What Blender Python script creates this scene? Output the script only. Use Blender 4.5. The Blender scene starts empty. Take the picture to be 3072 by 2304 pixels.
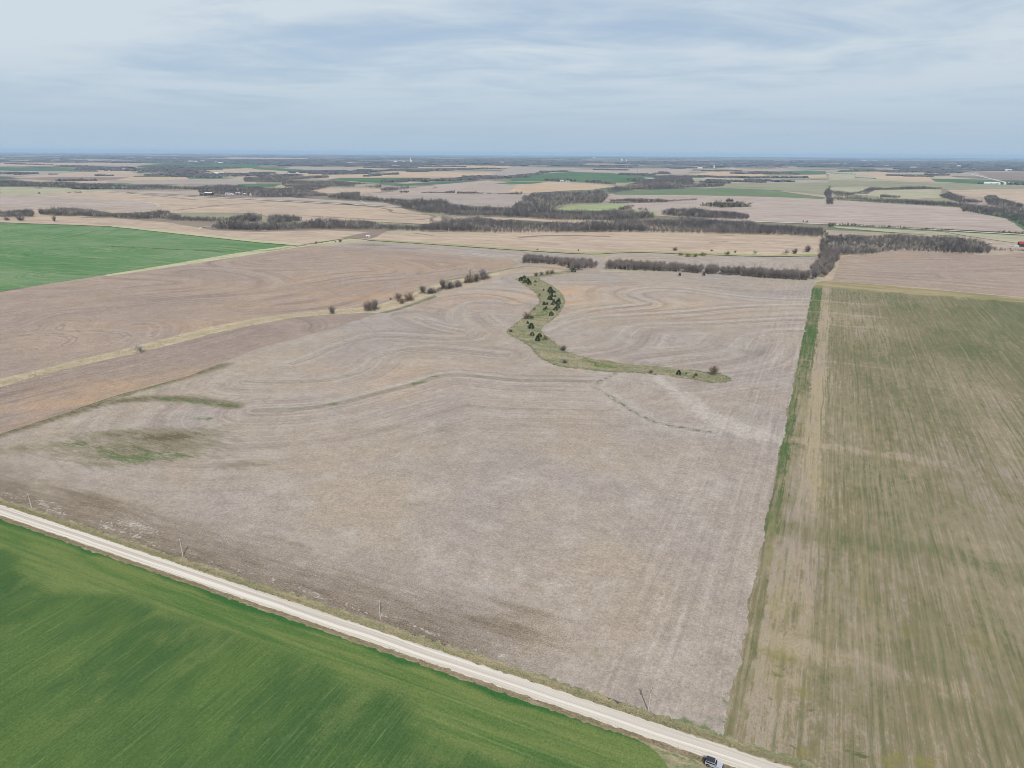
import bpy, math, random
import numpy as np
from mathutils import Vector, Matrix
from mathutils.geometry import delaunay_2d_cdt

rng = np.random.default_rng(7)
random.seed(7)
SC = bpy.context.scene
COL = SC.collection

# ------------------------------------------------------------------ camera
CAM_H = 150.0                       # the drone's height above the fields
FPX = 2048.0                        # focal length in photo pixels (3072 wide)
PITCH = math.atan((1152 - 459) / FPX)
ROLL = math.radians(0.337)
cam = bpy.data.cameras.new('camera')
cam.sensor_width = 36.0
cam.lens = 36.0 * FPX / 3072.0
cam.clip_start = 1.0
cam.clip_end = 150000.0
camo = bpy.data.objects.new('camera', cam)
COL.objects.link(camo)
camo.matrix_world = Matrix.Translation((0, 0, CAM_H)) @ Matrix.Rotation(math.pi / 2 - PITCH, 4, 'X') @ Matrix.Rotation(ROLL, 4, 'Z')
SC.camera = camo

# ------------------------------------------------------------------ sky and sun
SUN_EL = math.radians(45.9)
SUN_AZ = math.radians(170.4)        # clockwise from +Y (the view direction): behind the drone
world = bpy.data.worlds.new('World')
SC.world = world
world.use_nodes = True
W = world.node_tree
W.nodes.clear()
def wn(t, **k):
    n = W.nodes.new(t)
    for a, b in k.items(): setattr(n, a, b)
    return n
out = wn('ShaderNodeOutputWorld')
bg = wn('ShaderNodeBackground')
bg.inputs['Strength'].default_value = 0.10
sky = wn('ShaderNodeTexSky', sky_type='NISHITA', sun_disc=False)
sky.sun_elevation = SUN_EL
sky.sun_rotation = SUN_AZ
sky.altitude = 400
sky.air_density = 1.0
sky.dust_density = 1.0
sky.ozone_density = 1.2
# a thin sheet of high cloud: noise on the plane where each sky direction meets the cloud level
tc = wn('ShaderNodeTexCoord')
sx = wn('ShaderNodeSeparateXYZ')
W.links.new(tc.outputs['Generated'], sx.inputs[0])
def wm(op, a, b=None, clamp=False):
    n = wn('ShaderNodeMath', operation=op, use_clamp=clamp)
    for i, v in enumerate((a, b)):
        if v is None: continue
        if isinstance(v, (int, float)): n.inputs[i].default_value = v
        else: W.links.new(v, n.inputs[i])
    return n.outputs[0]
zz = wm('ADD', wm('MAXIMUM', sx.outputs[2], 0.0), 0.05)
cx = wm('DIVIDE', sx.outputs[0], zz)
cy = wm('DIVIDE', sx.outputs[1], zz)
cb = wn('ShaderNodeCombineXYZ')
W.links.new(cx, cb.inputs[0]); W.links.new(cy, cb.inputs[1])
mp = wn('ShaderNodeMapping')
mp.inputs['Rotation'].default_value = (0, 0, math.radians(14))
mp.inputs['Scale'].default_value = (0.30, 0.36, 1)
mp.inputs['Location'].default_value = (3.1, 1.7, 0)
W.links.new(cb.outputs[0], mp.inputs[0])
n1 = wn('ShaderNodeTexNoise'); n1.inputs['Scale'].default_value = 1.0; n1.inputs['Detail'].default_value = 4.0
n1.inputs['Roughness'].default_value = 0.50; n1.inputs['Distortion'].default_value = 1.0
W.links.new(mp.outputs[0], n1.inputs[0])
mp2 = wn('ShaderNodeMapping')
mp2.inputs['Rotation'].default_value = (0, 0, math.radians(-5))
mp2.inputs['Scale'].default_value = (0.8, 1.0, 1)
mp2.inputs['Location'].default_value = (7.3, 2.2, 0)
W.links.new(cb.outputs[0], mp2.inputs[0])
n2 = wn('ShaderNodeTexNoise'); n2.inputs['Scale'].default_value = 1.0; n2.inputs['Detail'].default_value = 6.0
n2.inputs['Roughness'].default_value = 0.58; n2.inputs['Distortion'].default_value = 0.8
W.links.new(mp2.outputs[0], n2.inputs[0])
both = wm('ADD', wm('MULTIPLY', n1.outputs[0], 0.58), wm('MULTIPLY', n2.outputs[0], 0.42))
cover = wn('ShaderNodeMapRange', interpolation_type='SMOOTHSTEP')
cover.inputs[1].default_value = 0.33; cover.inputs[2].default_value = 0.58
cover.inputs[3].default_value = 0.0; cover.inputs[4].default_value = 0.96
W.links.new(both, cover.inputs[0])
gap = wn('ShaderNodeMix', data_type='RGBA')
gap.inputs[0].default_value = 0.75
W.links.new(sky.outputs[0], gap.inputs[6])
gap.inputs[7].default_value = (3.5, 4.4, 5.6, 1)
mixc = wn('ShaderNodeMix', data_type='RGBA')
W.links.new(cover.outputs[0], mixc.inputs[0])
W.links.new(gap.outputs[2], mixc.inputs[6])
mixc.inputs[7].default_value = (5.5, 6.2, 6.75, 1)
# the milky blue of the lowest air
veil = wn('ShaderNodeMapRange', interpolation_type='SMOOTHSTEP')
veil.inputs[1].default_value = 0.0; veil.inputs[2].default_value = 0.13
veil.inputs[3].default_value = 0.97; veil.inputs[4].default_value = 0.0
W.links.new(sx.outputs[2], veil.inputs[0])
mixv = wn('ShaderNodeMix', data_type='RGBA')
W.links.new(veil.outputs[0], mixv.inputs[0])
mixv.inputs[7].default_value = (3.6, 4.65, 5.75, 1)
W.links.new(mixc.outputs[2], mixv.inputs[6])
W.links.new(mixv.outputs[2], bg.inputs[0])
W.links.new(bg.outputs[0], out.inputs[0])

sun = bpy.data.lights.new('sun', 'SUN')
sun.energy = 3.95
sun.angle = math.radians(0.6)
sun.color = (1.0, 0.955, 0.90)
suno = bpy.data.objects.new('sun', sun)
COL.objects.link(suno)
sd = Vector((math.sin(SUN_AZ) * math.cos(SUN_EL), math.cos(SUN_AZ) * math.cos(SUN_EL), math.sin(SUN_EL)))
suno.rotation_euler = sd.to_track_quat('Z', 'Y').to_euler()
suno.location = sd * 300

vs = SC.view_settings
vs.view_transform = 'Standard'
vs.look = 'None'
vs.exposure = 0.21
vs.gamma = 1.0
vs.use_curve_mapping = False
SC.render.engine = 'CYCLES'
SC.cycles.max_bounces = 6
SC.cycles.pixel_filter_type = 'BLACKMAN_HARRIS'
SC.cycles.filter_width = 0.9
SC.cycles.volume_bounces = 0
SC.cycles.use_denoising = True
try: SC.cycles.denoising_input_passes = 'RGB_ALBEDO_NORMAL'
except Exception: pass

# ------------------------------------------------------------------ photo pixel -> point on the ground
def at(px, py):
    x = (px - 1536) / FPX; y = (1152 - py) / FPX
    c, s = math.cos(ROLL), math.sin(ROLL)
    xr = x * c - y * s; yr = x * s + y * c
    d = (xr, math.cos(PITCH) + yr * math.sin(PITCH), -math.sin(PITCH) + yr * math.cos(PITCH))
    t = CAM_H / -d[2]
    return (d[0] * t, d[1] * t)
def P(pts): return np.array([at(*p) for p in pts])
REG = {'r1': (0, 440, .3472), 'r2': (768, 440, .3472), 'r3': (1536, 440, .3472), 'r4': (2304, 440, .3472),
       'r5': (0, 640, .36158), 'r6': (768, 640, .36158), 'r7': (1536, 640, .36158), 'r8': (2304, 640, .36158),
       's1': (0, 1200, .3472), 's2': (768, 1200, .3472), 's3': (1536, 1200, .3472), 's4': (2304, 1200, .3472),
       's5': (0, 1728, .3472), 's6': (768, 1728, .3472), 's7': (1536, 1728, .3472), 's8': (2304, 1728, .3472)}
def Z(reg, *pts):
    x0, y0, k = REG[reg]
    return [(x0 + k * a, y0 + k * b) for a, b in pts]

# field axes: u runs along the gravel road, v across it (all field edges and far roads follow them)
AX = math.radians(-24.3)
UX = np.array([math.cos(AX), math.sin(AX)]); VX = np.array([-UX[1], UX[0]])
def uv2(u, v): return tuple(UX * u + VX * v)
def uvof(p): return float(np.dot(p, UX)), float(np.dot(p, VX))
S = CAM_H / 135.0
V_ROAD = 135.15 * S
U_EDGE = -6.6 * S

# ------------------------------------------------------------------ materials
KALB = 1.55      # picture value of a sunlit surface over its base colour
def A(r, g, b, k=1.0):
    def lin(c):
        c /= 255.0
        return c / 12.92 if c <= 0.04045 else ((c + 0.055) / 1.055) ** 2.4
    return tuple(max(0.002, min(0.85, lin(c) / KALB * k)) for c in (r, g, b)) + (1.0,)

class G:
    def __init__(s, name, rough=0.95, spec=0.1):
        s.m = bpy.data.materials.new(name); s.m.use_nodes = True
        s.t = s.m.node_tree
        s.b = s.t.nodes['Principled BSDF']
        s.b.inputs['Roughness'].default_value = rough
        s.b.inputs['Specular IOR Level'].default_value = spec
        s._uv = None
    def n(s, t, **k):
        n = s.t.nodes.new(t)
        for a, b in k.items(): setattr(n, a, b)
        return n
    def put(s, sock, v):
        if v is None: return
        if hasattr(v, 'is_output'): s.t.links.new(v, sock)
        else: sock.default_value = v
    def ma(s, op, a, b=None, c=None, clamp=False):
        n = s.n('ShaderNodeMath', operation=op, use_clamp=clamp)
        for i, v in enumerate((a, b, c)): s.put(n.inputs[i], v)
        return n.outputs[0]
    def mr(s, v, a, b, c=0.0, d=1.0, smooth=True):
        n = s.n('ShaderNodeMapRange', interpolation_type='SMOOTHSTEP' if smooth else 'LINEAR')
        for i, x in enumerate((v, a, b, c, d)): s.put(n.inputs[i], x)
        return n.outputs[0]
    def mix(s, f, a, b, blend='MIX'):
        n = s.n('ShaderNodeMix', data_type='RGBA', blend_type=blend)
        s.put(n.inputs[0], f); s.put(n.inputs[6], a); s.put(n.inputs[7], b)
        return n.outputs[2]
    def at(s, name): return s.n('ShaderNodeAttribute', attribute_name=name).outputs['Fac']
    def uv(s):
        if s._uv is None:
            g = s.n('ShaderNodeNewGeometry')
            o = []
            for ax in (UX, VX):
                d = s.n('ShaderNodeVectorMath', operation='DOT_PRODUCT')
                s.t.links.new(g.outputs['Position'], d.inputs[0]); d.inputs[1].default_value = (ax[0], ax[1], 0)
                o.append(d.outputs['Value'])
            s._uv = o
        return s._uv
    def vec(s, x, y, z=0.0):
        n = s.n('ShaderNodeCombineXYZ')
        s.put(n.inputs[0], x); s.put(n.inputs[1], y); s.put(n.inputs[2], z)
        return n.outputs[0]
    def noise(s, ku, kv, detail=2.0, rough=0.55, seed=0.0, dist=0.0, x=None, y=None):
        u, v = s.uv()
        vec = s.vec(s.ma('MULTIPLY', x if x is not None else u, ku), s.ma('MULTIPLY', y if y is not None else v, kv), seed * 7.31)
        n = s.n('ShaderNodeTexNoise')
        s.t.links.new(vec, n.inputs['Vector'])
        n.inputs['Scale'].default_value = 1.0; n.inputs['Detail'].default_value = detail
        n.inputs['Roughness'].default_value = rough; n.inputs['Distortion'].default_value = dist
        return n.outputs[0]
    def hsv(s, col, val):
        n = s.n('ShaderNodeHueSaturation'); s.put(n.inputs['Value'], val); s.put(n.inputs['Color'], col)
        return n.outputs[0]
    def done(s, col, bump=None, strength=0.3, distance=0.2):
        s.put(s.b.inputs['Base Color'], col)
        if bump is not None:
            b = s.n('ShaderNodeBump'); b.inputs['Strength'].default_value = strength; b.inputs['Distance'].default_value = distance
            s.put(b.inputs['Height'], bump); s.t.links.new(b.outputs[0], s.b.inputs['Normal'])
        return s.m

def flat_mat(name, c, rough=0.6, spec=0.3, grain=0.12, scale=3.0, metallic=0.0):
    g = G(name, rough, spec)
    g.b.inputs['Metallic'].default_value = metallic
    n = g.n('ShaderNodeTexNoise'); n.inputs['Scale'].default_value = scale; n.inputs['Detail'].default_value = 3
    tcn = g.n('ShaderNodeTexCoord'); g.t.links.new(tcn.outputs['Object'], n.inputs[0])
    return g.done(g.hsv(c, g.mr(n.outputs[0], 0.3, 0.7, 1 - grain, 1 + grain)))

# stubble of the big central field and the ploughed ones: contour streaks follow the terraces through the attribute 'terrace'
def contour_mat(name, c_a, c_b, c_pale, c_dark, c_warm, weeds=False, streak=0.5, grain=0.16, crest=1.0):
    g = G(name)
    d = g.at('terrace')
    u, v = g.uv()
    big = g.noise(0.011, 0.011, 4, 0.55, 1)
    col = g.mix(g.mr(big, 0.36, 0.64), c_a, c_b)
    mid = g.noise(0.05, 0.05, 3, 0.6, 2)
    col = g.mix(g.mr(mid, 0.45, 0.75, 0, 0.45), col, c_pale)
    warm = g.at('warm')
    col = g.mix(g.ma('MULTIPLY', warm, g.mr(g.noise(0.03, 0.03, 4, 0.6, 3), 0.3, 0.62)), col, c_warm)
    # tillage passes parallel to the terraces
    near = g.ma('MULTIPLY', g.mr(d, 20, 150, 1.0, 0.16), g.mr(g.noise(0.010, 0.010, 3, 0.55, 17), 0.38, 0.62, 0.25, 1.0))
    st = g.noise(0.40, 0.008, 4, 0.66, 4, x=d)
    st2 = g.noise(0.085, 0.003, 3, 0.6, 5, x=d)
    col = g.mix(g.ma('MULTIPLY', g.mr(st, 0.52, 0.64, 0, streak), near), col, c_pale)
    col = g.mix(g.ma('MULTIPLY', g.mr(st, 0.47, 0.36, 0, streak), near), col, c_dark)
    col = g.mix(g.ma('MULTIPLY', g.mr(st2, 0.48, 0.36, 0, streak * 0.9), near), col, c_dark)
    col = g.mix(g.ma('MULTIPLY', g.mr(st2, 0.54, 0.66, 0, streak * 0.8), near), col, c_pale)
    # the terrace itself: a bundle of fine pale and dark passes along it
    wob = g.ma('ADD', d, g.mr(g.noise(0.05, 0.05, 2, 0.5, 6), 0.3, 0.7, -0.8, 0.8))
    amt = g.mr(g.noise(0.008, 0.008, 2, 0.5, 8), 0.35, 0.6, 0.5, 1.0)
    fine = g.noise(0.95, 0.010, 3, 0.6, 18, x=wob)
    bund = g.ma('MULTIPLY', g.mr(wob, 13.0, 5.0), amt)
    col = g.mix(g.ma('MULTIPLY', g.mr(fine, 0.50, 0.62, 0, streak + 0.18 * crest), bund), col, c_pale)
    col = g.mix(g.ma('MULTIPLY', g.mr(fine, 0.48, 0.38, 0, streak + 0.18 * crest), bund), col, c_dark)
    col = g.mix(g.ma('MULTIPLY', g.mr(wob, 2.4, 0.5, 0, 0.4 * crest), amt), col, c_pale)
    f2 = g.ma('MULTIPLY', g.mr(wob, 1.6, 2.6), g.mr(wob, 4.6, 3.2))
    col = g.mix(g.ma('MULTIPLY', g.ma('MULTIPLY', f2, 0.28 * crest), amt), col, c_dark)
    gul = g.at('gully')
    gn = g.noise(0.35, 0.35, 3, 0.6, 9)
    col = g.mix(g.ma('MULTIPLY', g.mr(gul, 0.05, 0.45), g.mr(gn, 0.42, 0.58, 0.15, 0.85)), col, c_pale)
    col = g.mix(g.mr(g.ma('ADD', gul, g.ma('MULTIPLY', g.ma('SUBTRACT', gn, 0.5), 1.3)), 0.86, 1.05, 0, 0.7), col, A(108, 98, 90))
    sp = g.noise(0.75, 0.75, 3, 0.7, 10)
    sp2 = g.noise(0.16, 0.2, 3, 0.65, 11)
    if weeds:
        col = g.mix(g.ma('MULTIPLY', g.at('pale'), g.mr(sp2, 0.3, 0.55, 0.35, 0.85)), col, c_pale)
        col = g.mix(g.ma('MULTIPLY', g.at('line'), g.mr(sp2, 0.35, 0.62, 0.25, 0.75)), col, A(132, 124, 110))
        col = g.mix(g.mr(g.ma('ADD', g.at('wash'), g.ma('MULTIPLY', g.ma('SUBTRACT', g.noise(0.3, 0.3, 3, 0.65, 26), 0.5), 1.6)), 0.62, 1.0, 0, 0.8), col, A(104, 95, 86))
    if weeds:
        # headland passes beside the east edge run away from the road
        ed = g.mr(u, U_EDGE - 75, U_EDGE - 20)
        eh = g.noise(0.55, 0.014, 4, 0.66, 21)
        col = g.mix(g.ma('MULTIPLY', ed, g.mr(eh, 0.52, 0.64, 0, 0.42)), col, c_pale)
        col = g.mix(g.ma('MULTIPLY', ed, g.mr(eh, 0.47, 0.36, 0, 0.30)), col, c_dark)
        soil = g.at('soil'); weed = g.at('weed'); green = g.at('green'); straw = g.at('straw')
        rs = g.noise(0.05, 0.45, 4, 0.65, 12)      # streaks along the road
        th = g.ma('ADD', g.ma('MULTIPLY', rs, 0.5), g.ma('ADD', g.ma('MULTIPLY', g.ma('SUBTRACT', g.noise(1.5, 1.8, 3, 0.75, 23), 0.5), 0.9), g.ma('MULTIPLY', sp, 0.5)))
        k = g.ma('ADD', th, g.ma('MULTIPLY', g.ma('SUBTRACT', soil, 0.5), 0.5))
        col = g.mix(g.mr(k, 0.44, 0.68, 0, 0.8), col, A(138, 124, 106))
        col = g.mix(g.mr(k, 0.66, 0.86, 0, 0.8), col, A(108, 94, 78))
        grit = g.ma('ADD', g.ma('MULTIPLY', g.ma('SUBTRACT', sp, 0.5), 1.5), g.ma('MULTIPLY', g.ma('SUBTRACT', g.noise(0.10, 0.42, 4, 0.7, 24), 0.5), 1.3))
        k = g.ma('ADD', grit, weed)
        col = g.mix(g.mr(k, 0.40, 0.80, 0, 0.7), col, A(134, 126, 100))
        col = g.mix(g.mr(k, 0.82, 1.20, 0, 0.85), col, A(104, 94, 70))
        k = g.ma('ADD', grit, green)
        col = g.mix(g.mr(k, 0.50, 0.95, 0, 0.85), col, A(96, 116, 70))
        k = g.ma('ADD', grit, straw)
        col = g.mix(g.mr(k, 0.62, 0.95, 0, 0.75), col, A(196, 188, 178))
    vv = g.ma('MULTIPLY', g.mr(sp, 0.3, 0.7, 1 - grain * 1.15, 1 + grain * 1.15, smooth=False), g.mr(sp2, 0.3, 0.7, 0.90, 1.10, smooth=False))
    vv = g.ma('MULTIPLY', vv, g.mr(g.noise(0.36, 0.28, 3, 0.7, 25), 0.3, 0.7, 0.92, 1.08, smooth=False))
    vv = g.ma('MULTIPLY', vv, g.mr(g.noise(2.2, 2.2, 2, 0.6, 14), 0.25, 0.75, 1 - grain * 1.3, 1 + grain * 1.3, smooth=False))
    return g.done(g.hsv(col, vv), sp, 0.35, 0.25)

M = {}
M['stubble'] = contour_mat('stubble', A(169, 157, 149), A(176, 161, 145), A(194, 184, 174), A(144, 131, 123), A(200, 168, 136), weeds=True, streak=0.46)
M['plough'] = contour_mat('ploughed_soil', A(166, 148, 135), A(174, 153, 135), A(188, 172, 160), A(130, 115, 110), A(192, 158, 124), streak=0.46, crest=0.1)
M['plough_dark'] = contour_mat('ploughed_soil_dark', A(160, 143, 132), A(166, 147, 130), A(180, 164, 152), A(132, 117, 112), A(188, 158, 128), streak=0.46, crest=0.1)

# far fields: plain colour, faint passes, soft stains
def far_mat(name, c, c2, ang=0.0, stripes=0.3, k=1.0, dark=0.0):
    g = G(name)
    u, v = g.uv()
    ca, sa = math.cos(ang), math.sin(ang)
    x = g.ma('ADD', g.ma('MULTIPLY', u, ca), g.ma('MULTIPLY', v, sa))
    y = g.ma('ADD', g.ma('MULTIPLY', u, -sa), g.ma('MULTIPLY', v, ca))
    warp = g.ma('MULTIPLY', g.noise(0.004, 0.004, 2, 0.5, 3), 120.0)
    y2 = g.ma('ADD', y, warp)
    st = g.noise(0.004, 0.085 * k, 4, 0.6, 1, x=x, y=y2)
    bigp = g.noise(0.006 * k, 0.006 * k, 4, 0.6, 2)
    col = g.mix(g.mr(bigp, 0.38, 0.64), c, c2)
    col = g.hsv(col, g.mr(st, 0.3, 0.7, 1 - stripes * 0.5, 1 + stripes * 0.5))
    col = g.hsv(col, g.mr(g.noise(0.03 * k, 0.05 * k, 4, 0.65, 5), 0.3, 0.7, 0.90, 1.10))
    if dark:
        col = g.mix(g.mr(g.noise(0.012, 0.03, 4, 0.6, 8), 0.58, 0.72, 0, dark), col, A(128, 114, 104))
    return g.done(col)
M['tan'] = far_mat('stubble_tan', A(197, 176, 154), A(190, 170, 152), 0.1, 0.25, dark=0.4)
M['tan_orange'] = far_mat('stubble_orange', A(205, 180, 152), A(198, 172, 146), 0.2, 0.2)
M['pink'] = far_mat('bare_soil_pink', A(187, 171, 161), A(181, 164, 152), 0.12, 0.28, dark=0.25)
M['grey'] = far_mat('bare_soil_grey', A(178, 166, 158), A(172, 158, 148), 0.05, 0.2)
M['brown'] = far_mat('bare_soil_brown', A(148, 130, 122), A(156, 138, 126), 0.0, 0.2)
M['grass'] = far_mat('dry_pasture', A(186, 180, 154), A(176, 170, 142), 0.3, 0.15, dark=0.2)
M['olive'] = far_mat('pasture', A(160, 158, 132), A(150, 148, 122), 0.3, 0.2)
M['lightgreen'] = far_mat('young_hay', A(168, 176, 132), A(158, 168, 120), 0.2, 0.1)
M['green'] = far_mat('wheat_far', A(82, 114, 82), A(98, 124, 90), 0.0, 0.25)
M['greygreen'] = far_mat('wheat_thin_far', A(112, 130, 96), A(122, 136, 104), 0.02, 0.2)
M['pale'] = far_mat('bleached_straw', A(208, 196, 172), A(198, 186, 160), 0.1, 0.1)

# the green wheat at upper left
def wheat_far_near():
    g = G('wheat_left')
    d = g.at('terrace')
    col = g.mix(g.mr(g.noise(0.008, 0.012, 4, 0.6, 1), 0.36, 0.64), A(96, 136, 84), A(122, 148, 106))
    st = g.noise(0.30, 0.004, 4, 0.6, 2, x=d)
    col = g.mix(g.mr(st, 0.52, 0.64, 0, 0.5), col, A(142, 156, 116))
    col = g.mix(g.mr(st, 0.48, 0.36, 0, 0.5), col, A(80, 122, 74))
    col = g.mix(g.ma('MULTIPLY', g.mr(d, 4.5, 1.5), 0.7), col, A(64, 108, 58))
    col = g.mix(g.mr(g.noise(0.01, 0.12, 4, 0.62, 5), 0.54, 0.66, 0, 0.6), col, A(150, 156, 120))
    return g.done(g.hsv(col, g.mr(g.noise(0.4, 0.4, 3, 0.6, 7), 0.3, 0.7, 0.92, 1.08)))
M['wheat_left'] = wheat_far_near()

# the lush wheat south of the road: headland passes along the road, drilled rows across it
def wheat_near():
    g = G('wheat_front')
    u, v = g.uv()
    vr = g.ma('SUBTRACT', V_ROAD - 3.9, v)               # metres in from the edge beside the road
    vr = g.ma('ADD', vr, g.mr(g.noise(0.05, 0.05, 2, 0.5, 1), 0.2, 0.8, -1.6, 1.6))
    blot = g.noise(0.034, 0.018, 5, 0.64, 2)
    inner = g.mix(g.mr(blot, 0.38, 0.62), A(72, 101, 55), A(92, 116, 61))
    inner = g.mix(g.mr(g.noise(0.05, 0.03, 4, 0.6, 22), 0.56, 0.70, 0, 0.22), inner, A(60, 92, 56))
    rows = g.noise(1.5, 0.05, 4, 0.68, 3)
    inner = g.mix(g.mr(rows, 0.53, 0.66, 0, 0.42), inner, A(114, 132, 82))
    inner = g.mix(g.mr(rows, 0.47, 0.36, 0, 0.42), inner, A(58, 88, 48))
    tram = g.noise(1.9, 0.022, 3, 0.65, 4)
    inner = g.mix(g.mr(tram, 0.65, 0.71, 0, 0.3), inner, A(150, 162, 112))
    pas = g.ma('MULTIPLY', g.ma('ABSOLUTE', g.ma('SUBTRACT', g.ma('FRACT', g.ma('DIVIDE', g.ma('ADD', u, g.mr(g.noise(0.05, 0.05, 2, 0.5, 19), 0.3, 0.7, -0.5, 0.5)), 9.1)), 0.5)), 9.1)
    inner = g.mix(g.ma('MULTIPLY', g.mr(pas, 0.55, 0.15), g.mr(g.noise(0.08, 0.03, 4, 0.65, 20), 0.48, 0.64, 0, 0.22)), inner, A(128, 144, 96))
    inner = g.mix(g.mr(g.noise(0.07, 0.026, 5, 0.66, 12), 0.52, 0.66, 0, 0.45), inner, A(116, 130, 76))
    hd = g.mix(g.mr(g.noise(0.012, 0.16, 4, 0.6, 5), 0.36, 0.62), A(84, 114, 58), A(118, 132, 76))
    hd = g.mix(g.mr(g.noise(0.006, 0.5, 3, 0.6, 6), 0.55, 0.72, 0, 0.5), hd, A(134, 148, 92))
    hd = g.mix(g.mr(g.noise(0.006, 0.42, 3, 0.6, 13), 0.44, 0.30, 0, 0.5), hd, A(70, 104, 56))
    wob = g.ma('ADD', vr, g.mr(g.noise(0.02, 0.02, 3, 0.55, 7), 0.2, 0.8, -9, 9))
    col = g.mix(g.mr(wob, 15, 26), hd, inner)
    col = g.mix(g.mr(vr, 3.6, 1.0, 0, 0.95), col, A(58, 104, 52))
    dk = g.noise(0.09, 0.05, 3, 0.5, 9)
    col = g.mix(g.mr(dk, 0.68, 0.76, 0, 0.5), col, A(56, 92, 60))
    sp = g.noise(1.6, 1.2, 3, 0.7, 10)
    vv = g.ma('MULTIPLY', g.mr(sp, 0.3, 0.7, 0.78, 1.22, smooth=False), g.mr(g.noise(4, 3, 2, 0.6, 11), 0.3, 0.7, 0.80, 1.20, smooth=False))
    return g.done(g.hsv(col, vv), sp, 0.3, 0.2)
M['wheat_near'] = wheat_near()

# the thin, patchy wheat east of the stubble: drill rows run away from the road
def wheat_thin():
    g = G('wheat_patchy')
    u, v = g.uv()
    du = g.ma('SUBTRACT', u, U_EDGE)
    dv = g.ma('SUBTRACT', v, V_ROAD)
    du = g.ma('ADD', du, g.mr(g.noise(0.35, 0.12, 3, 0.65, 31), 0.3, 0.7, -1.3, 1.3))
    row = g.noise(0.75, 0.022, 4, 0.66, 1)
    row2 = g.noise(1.5, 0.05, 4, 0.7, 2)
    blot = g.noise(0.013, 0.009, 4, 0.6, 3)
    sp = g.noise(1.1, 0.8, 3, 0.72, 4)
    sp2 = g.noise(0.34, 0.16, 3, 0.65, 5)
    def band_(x, a, b, w): return g.ma('MULTIPLY', g.mr(x, a - w, a + w), g.mr(x, b + w, b - w))
    bare = g.mix(g.mr(g.noise(0.02, 0.012, 4, 0.6, 6), 0.40, 0.60), A(170, 156, 132), A(166, 152, 140))
    bare = g.mix(g.mr(row2, 0.54, 0.66, 0, 0.6), bare, A(184, 168, 134))
    olive = g.mix(g.mr(g.noise(0.03, 0.012, 4, 0.6, 8), 0.40, 0.60), A(136, 126, 98), A(147, 136, 110))
    green = g.mix(g.mr(g.noise(0.03, 0.015, 4, 0.6, 7), 0.40, 0.60), A(104, 110, 76), A(116, 118, 86))
    # how well the crop stands
    cov = g.ma('ADD', g.mr(dv, 150, 690, 0.38, 0.64), g.ma('MULTIPLY', g.ma('SUBTRACT', blot, 0.5), 1.3))
    cov = g.ma('ADD', cov, g.ma('MULTIPLY', g.mr(du, 40, 170, -0.16, 0.10), g.mr(dv, 300, 450)))
    cov = g.ma('ADD', cov, g.ma('MULTIPLY', band_(g.ma('ADD', dv, g.mr(g.noise(0.02, 0.02, 3, 0.6, 32), 0.3, 0.7, -6, 6)), 126, 140, 5), 0.36))
    strip = g.ma('MULTIPLY', band_(du, 0.4, 11.6, 0.9), g.mr(dv, 60, 240, 0.25, 1.0))
    inner = g.ma('MULTIPLY', band_(du, 5.2, 12.0, 0.8), g.mr(dv, 360, 280))
    column = g.ma('MULTIPLY', band_(du, 11.8, 20.6, 0.8), g.mr(dv, 60, 200, 0.35, 1.0))
    passes = None
    for a_, w_, k_ in ((654, 4.0, 0.7), (591, 3.0, 0.7), (540, 3.0, 0.5), (405, 2.5, 0.6), (232, 3.5, 0.7), (52, 3.5, 0.5)):
        p_ = g.ma('MULTIPLY', band_(g.ma('ADD', dv, g.mr(g.noise(0.05, 0.05, 3, 0.6, a_), 0.3, 0.7, -3, 3)), a_ - w_, a_ + w_, 2.5), g.mr(du, 90, 50, 0, k_))
        passes = p_ if passes is None else g.ma('MAXIMUM', passes, p_)
    cov = g.ma('SUBTRACT', g.ma('ADD', cov, g.ma('MULTIPLY', strip, 0.36)), g.ma('ADD', g.ma('MULTIPLY', column, 0.46), g.ma('ADD', g.ma('MULTIPLY', passes, 0.5), g.ma('MULTIPLY', inner, 0.45))))
    n_ = g.ma('ADD', g.ma('MULTIPLY', g.ma('SUBTRACT', row, 0.5), 1.5), g.ma('MULTIPLY', g.ma('SUBTRACT', row2, 0.5), 1.0))
    n_ = g.ma('ADD', n_, g.ma('ADD', g.ma('MULTIPLY', g.ma('SUBTRACT', sp, 0.5), 1.9), g.ma('MULTIPLY', g.ma('SUBTRACT', sp2, 0.5), 1.1)))
    k = g.ma('ADD', n_, cov)
    col = g.mix(g.mr(k, 0.02, 0.34), bare, olive)
    col = g.mix(g.mr(k, 0.46, 0.86, 0, 0.95), col, green)
    col = g.mix(g.ma('MULTIPLY', column, g.mr(k, 0.25, -0.45, 0, 0.5)), col, A(184, 164, 134))
    col = g.mix(g.ma('MULTIPLY', strip, g.mr(k, 0.50, 1.02, 0, 0.92)), col, A(76, 104, 58))
    pas = g.ma('MULTIPLY', g.ma('ABSOLUTE', g.ma('SUBTRACT', g.ma('FRACT', g.ma('DIVIDE', g.ma('ADD', u, g.mr(g.noise(0.04, 0.02, 2, 0.5, 35), 0.3, 0.7, -0.6, 0.6)), 9.1)), 0.5)), 9.1)
    col = g.mix(g.ma('MULTIPLY', g.mr(pas, 0.9, 0.3), g.mr(g.noise(0.12, 0.012, 4, 0.65, 36), 0.46, 0.62, 0, 0.34)), col, A(174, 160, 130))
    col = g.mix(g.ma('MULTIPLY', g.ma('MULTIPLY', g.mr(pas, 0.9, 1.3), g.mr(pas, 2.2, 1.7)), g.mr(g.noise(0.12, 0.012, 4, 0.65, 37), 0.46, 0.60, 0, 0.5)), col, A(98, 106, 76))
    yel = g.mr(g.noise(0.16, 0.014, 4, 0.66, 9), 0.54, 0.70, 0, 0.5)
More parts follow.
